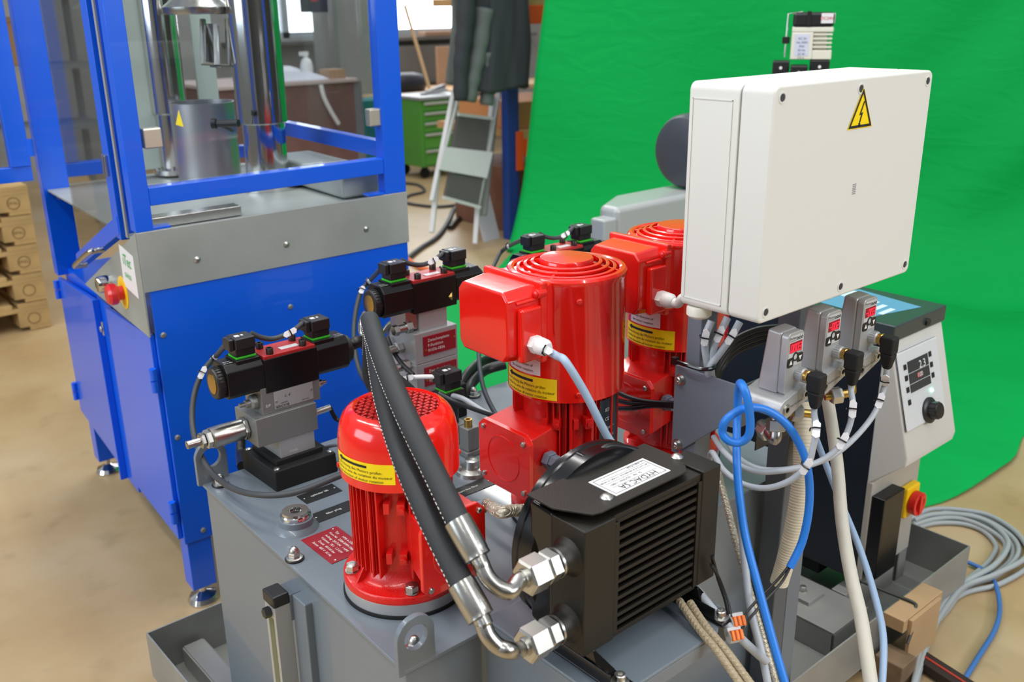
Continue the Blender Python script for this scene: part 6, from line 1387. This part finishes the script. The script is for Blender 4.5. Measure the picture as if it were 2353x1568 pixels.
a = P(826, 232, 'y', 8.0); b = P(880, 300, 'y', 8.0); mb = MB(); mb.box(a.x, b.x+.1, 8.0, 8.3, 0, a.z); tag(mb.build('teal_bin', mat('bin_teal', rgb(30, 120, 124), .6), bevel=.01), 'teal bin behind the right guard post', 'bin')
a = P(735, 0, 'y', 8.3); b = P(782, 28, 'y', 8.3); sgn = thing('wall_switch_box', (a.x, 8.5, b.z), 'dark box with red marks mounted on the grey pillar', 'box')
mb = MB(); mb.box(a.x, b.x, 8.5, 8.69, b.z, b.z+.22); mb.build('box_body', mat('box_navy', rgb(40, 42, 66), .5), sgn, bevel=.01)
mb = MB(); mb.box(a.x+.02, a.x+.09, 8.495, 8.5, b.z+.10, b.z+.15); mb.build('red_mark', mat('mark_red', rgb(200, 50, 60), .5), sgn)
# cables on the workshop floor
fz_ = lambda px, py, h=.012: P(px, py, 'z', h)
cable('floor_cable', [fz_(930, 600), fz_(965, 572), fz_(1005, 545), fz_(1030, 510), fz_(1045, 480), fz_(1075, 468)], .018, CDK, 'thick dark cable snaking over the floor past the ladder feet')
cable('floor_cable', [fz_(915, 420), fz_(960, 425), fz_(975, 440), fz_(940, 450), fz_(930, 465), fz_(1000, 475), fz_(1060, 470)], .012, CDK, 'dark thin cable curling on the floor behind the machine post')
cable('floor_cable', [fz_(1035, 525), fz_(1060, 500), fz_(1090, 486), fz_(1110, 470)], .022, CBK, 'short black cable tangle on the floor behind the ladder')
cable('orange_cable', [fz_(935, 594), fz_(950, 605), fz_(968, 616), fz_(990, 620)], .014, mat('cable_orange', rgb(225, 110, 60), .5), 'orange cable on the floor behind the middle valve')
cpts = [(2098, 1210), (2140, 1192), (2200, 1190), (2270, 1208), (2318, 1245), (2325, 1285), (2280, 1322), (2220, 1352), (2175, 1395), (2140, 1450), (2118, 1510), (2095, 1600)]
for k in range(7):
    r_ = random.Random(k); kk = (k-3); pts = []
    for i, (x, y) in enumerate(cpts):
        s = i/(len(cpts)-1); w_ = sin(pi*min(1, s*1.3))*.9+.35
        p = fz_(x, y, .010); c = fz_(2230, 1270, .010); dirv = (p-c).normalized(); dirv.z = 0
        p = p+dirv*kk*.012*w_+Vector((r_.uniform(-.006, .006), r_.uniform(-.006, .006), r_.uniform(0, .012))); p.z = .008+.010*(k % 3); pts.append(p)
    cable('coiled_cable', pts, .0072, mat('cable_grey_floor', rgb(158, 164, 166), .5), ('innermost', 'second innermost', 'third innermost', 'middle', 'third outermost', 'second outermost', 'outermost')[k]+' loop of the grey cable coil lying on the floor at the right edge', 'cable', 'grey cables coiled on the floor')
cable('floor_cable', [fz_(2225, 1293), fz_(2262, 1312), fz_(2288, 1345), fz_(2297, 1400), fz_(2285, 1450), fz_(2245, 1515), fz_(2205, 1580)], .0062, mat('cable_blue_floor', rgb(60, 110, 175), .5), 'thin blue cable on the floor running out from the grey coil')
a, b = fz_(2088, 1497, .02), fz_(2235, 1592, .02); st_ = thing('rubber_strip', tuple(a), 'dark brown ribbed strip with a red stripe on the floor at the lower right', 'strip')
mb = MB(); mb.beam(a, b, .045, .024); mb.build('strip_body', mat('strip_brown', rgb(44, 28, 24), .7), st_, bevel=.003)
mb = MB(); mb.beam(a+Vector((0, 0, .0125)), b+Vector((0, 0, .0125)), .006, .002); mb.build('red_stripe', mat('stripe_red', rgb(170, 50, 36), .6), st_)
# cardboard at the near side of the tray
CBD = mat('cardboard', rgb(176, 146, 108), .85, bump=.2, bscale=60, var=.08)
mb = MB(); mb.box(1.89, 2.075, .835, .887, .125, .158); mb.box(1.91, 2.05, .825, .835, .03, .155); tag(mb.build('cardboard_piece', CBD, bevel=.002), 'folded cardboard piece hooked on the near rim of the drip tray', 'cardboard')
wc = P(2052, 1505, 'z', .07); mb = MB(); mb.box(wc.x-.03, wc.x+.035, wc.y-.04, wc.y+.03, 0, .07); tag(mb.build('wood_block', mat('old_wood', rgb(120, 98, 74), .85, var=.3, vscale=14), bevel=.004), 'stained wooden block on the floor under the cardboard', 'block')
gcable('hooked_rod', [P(1975, 1335, 'z', .16), P(2040, 1362, 'z', .162), P(2098, 1385, 'z', .162), P(2104, 1400, 'z', .155), P(2098, 1440, 'z', .13), P(2085, 1480, 'z', .10)], .0038, mat('rod_dark', rgb(70, 70, 66), .5, .5), 'thin dark bent rod hooked over the cardboard at the tray rim', cat='rod')
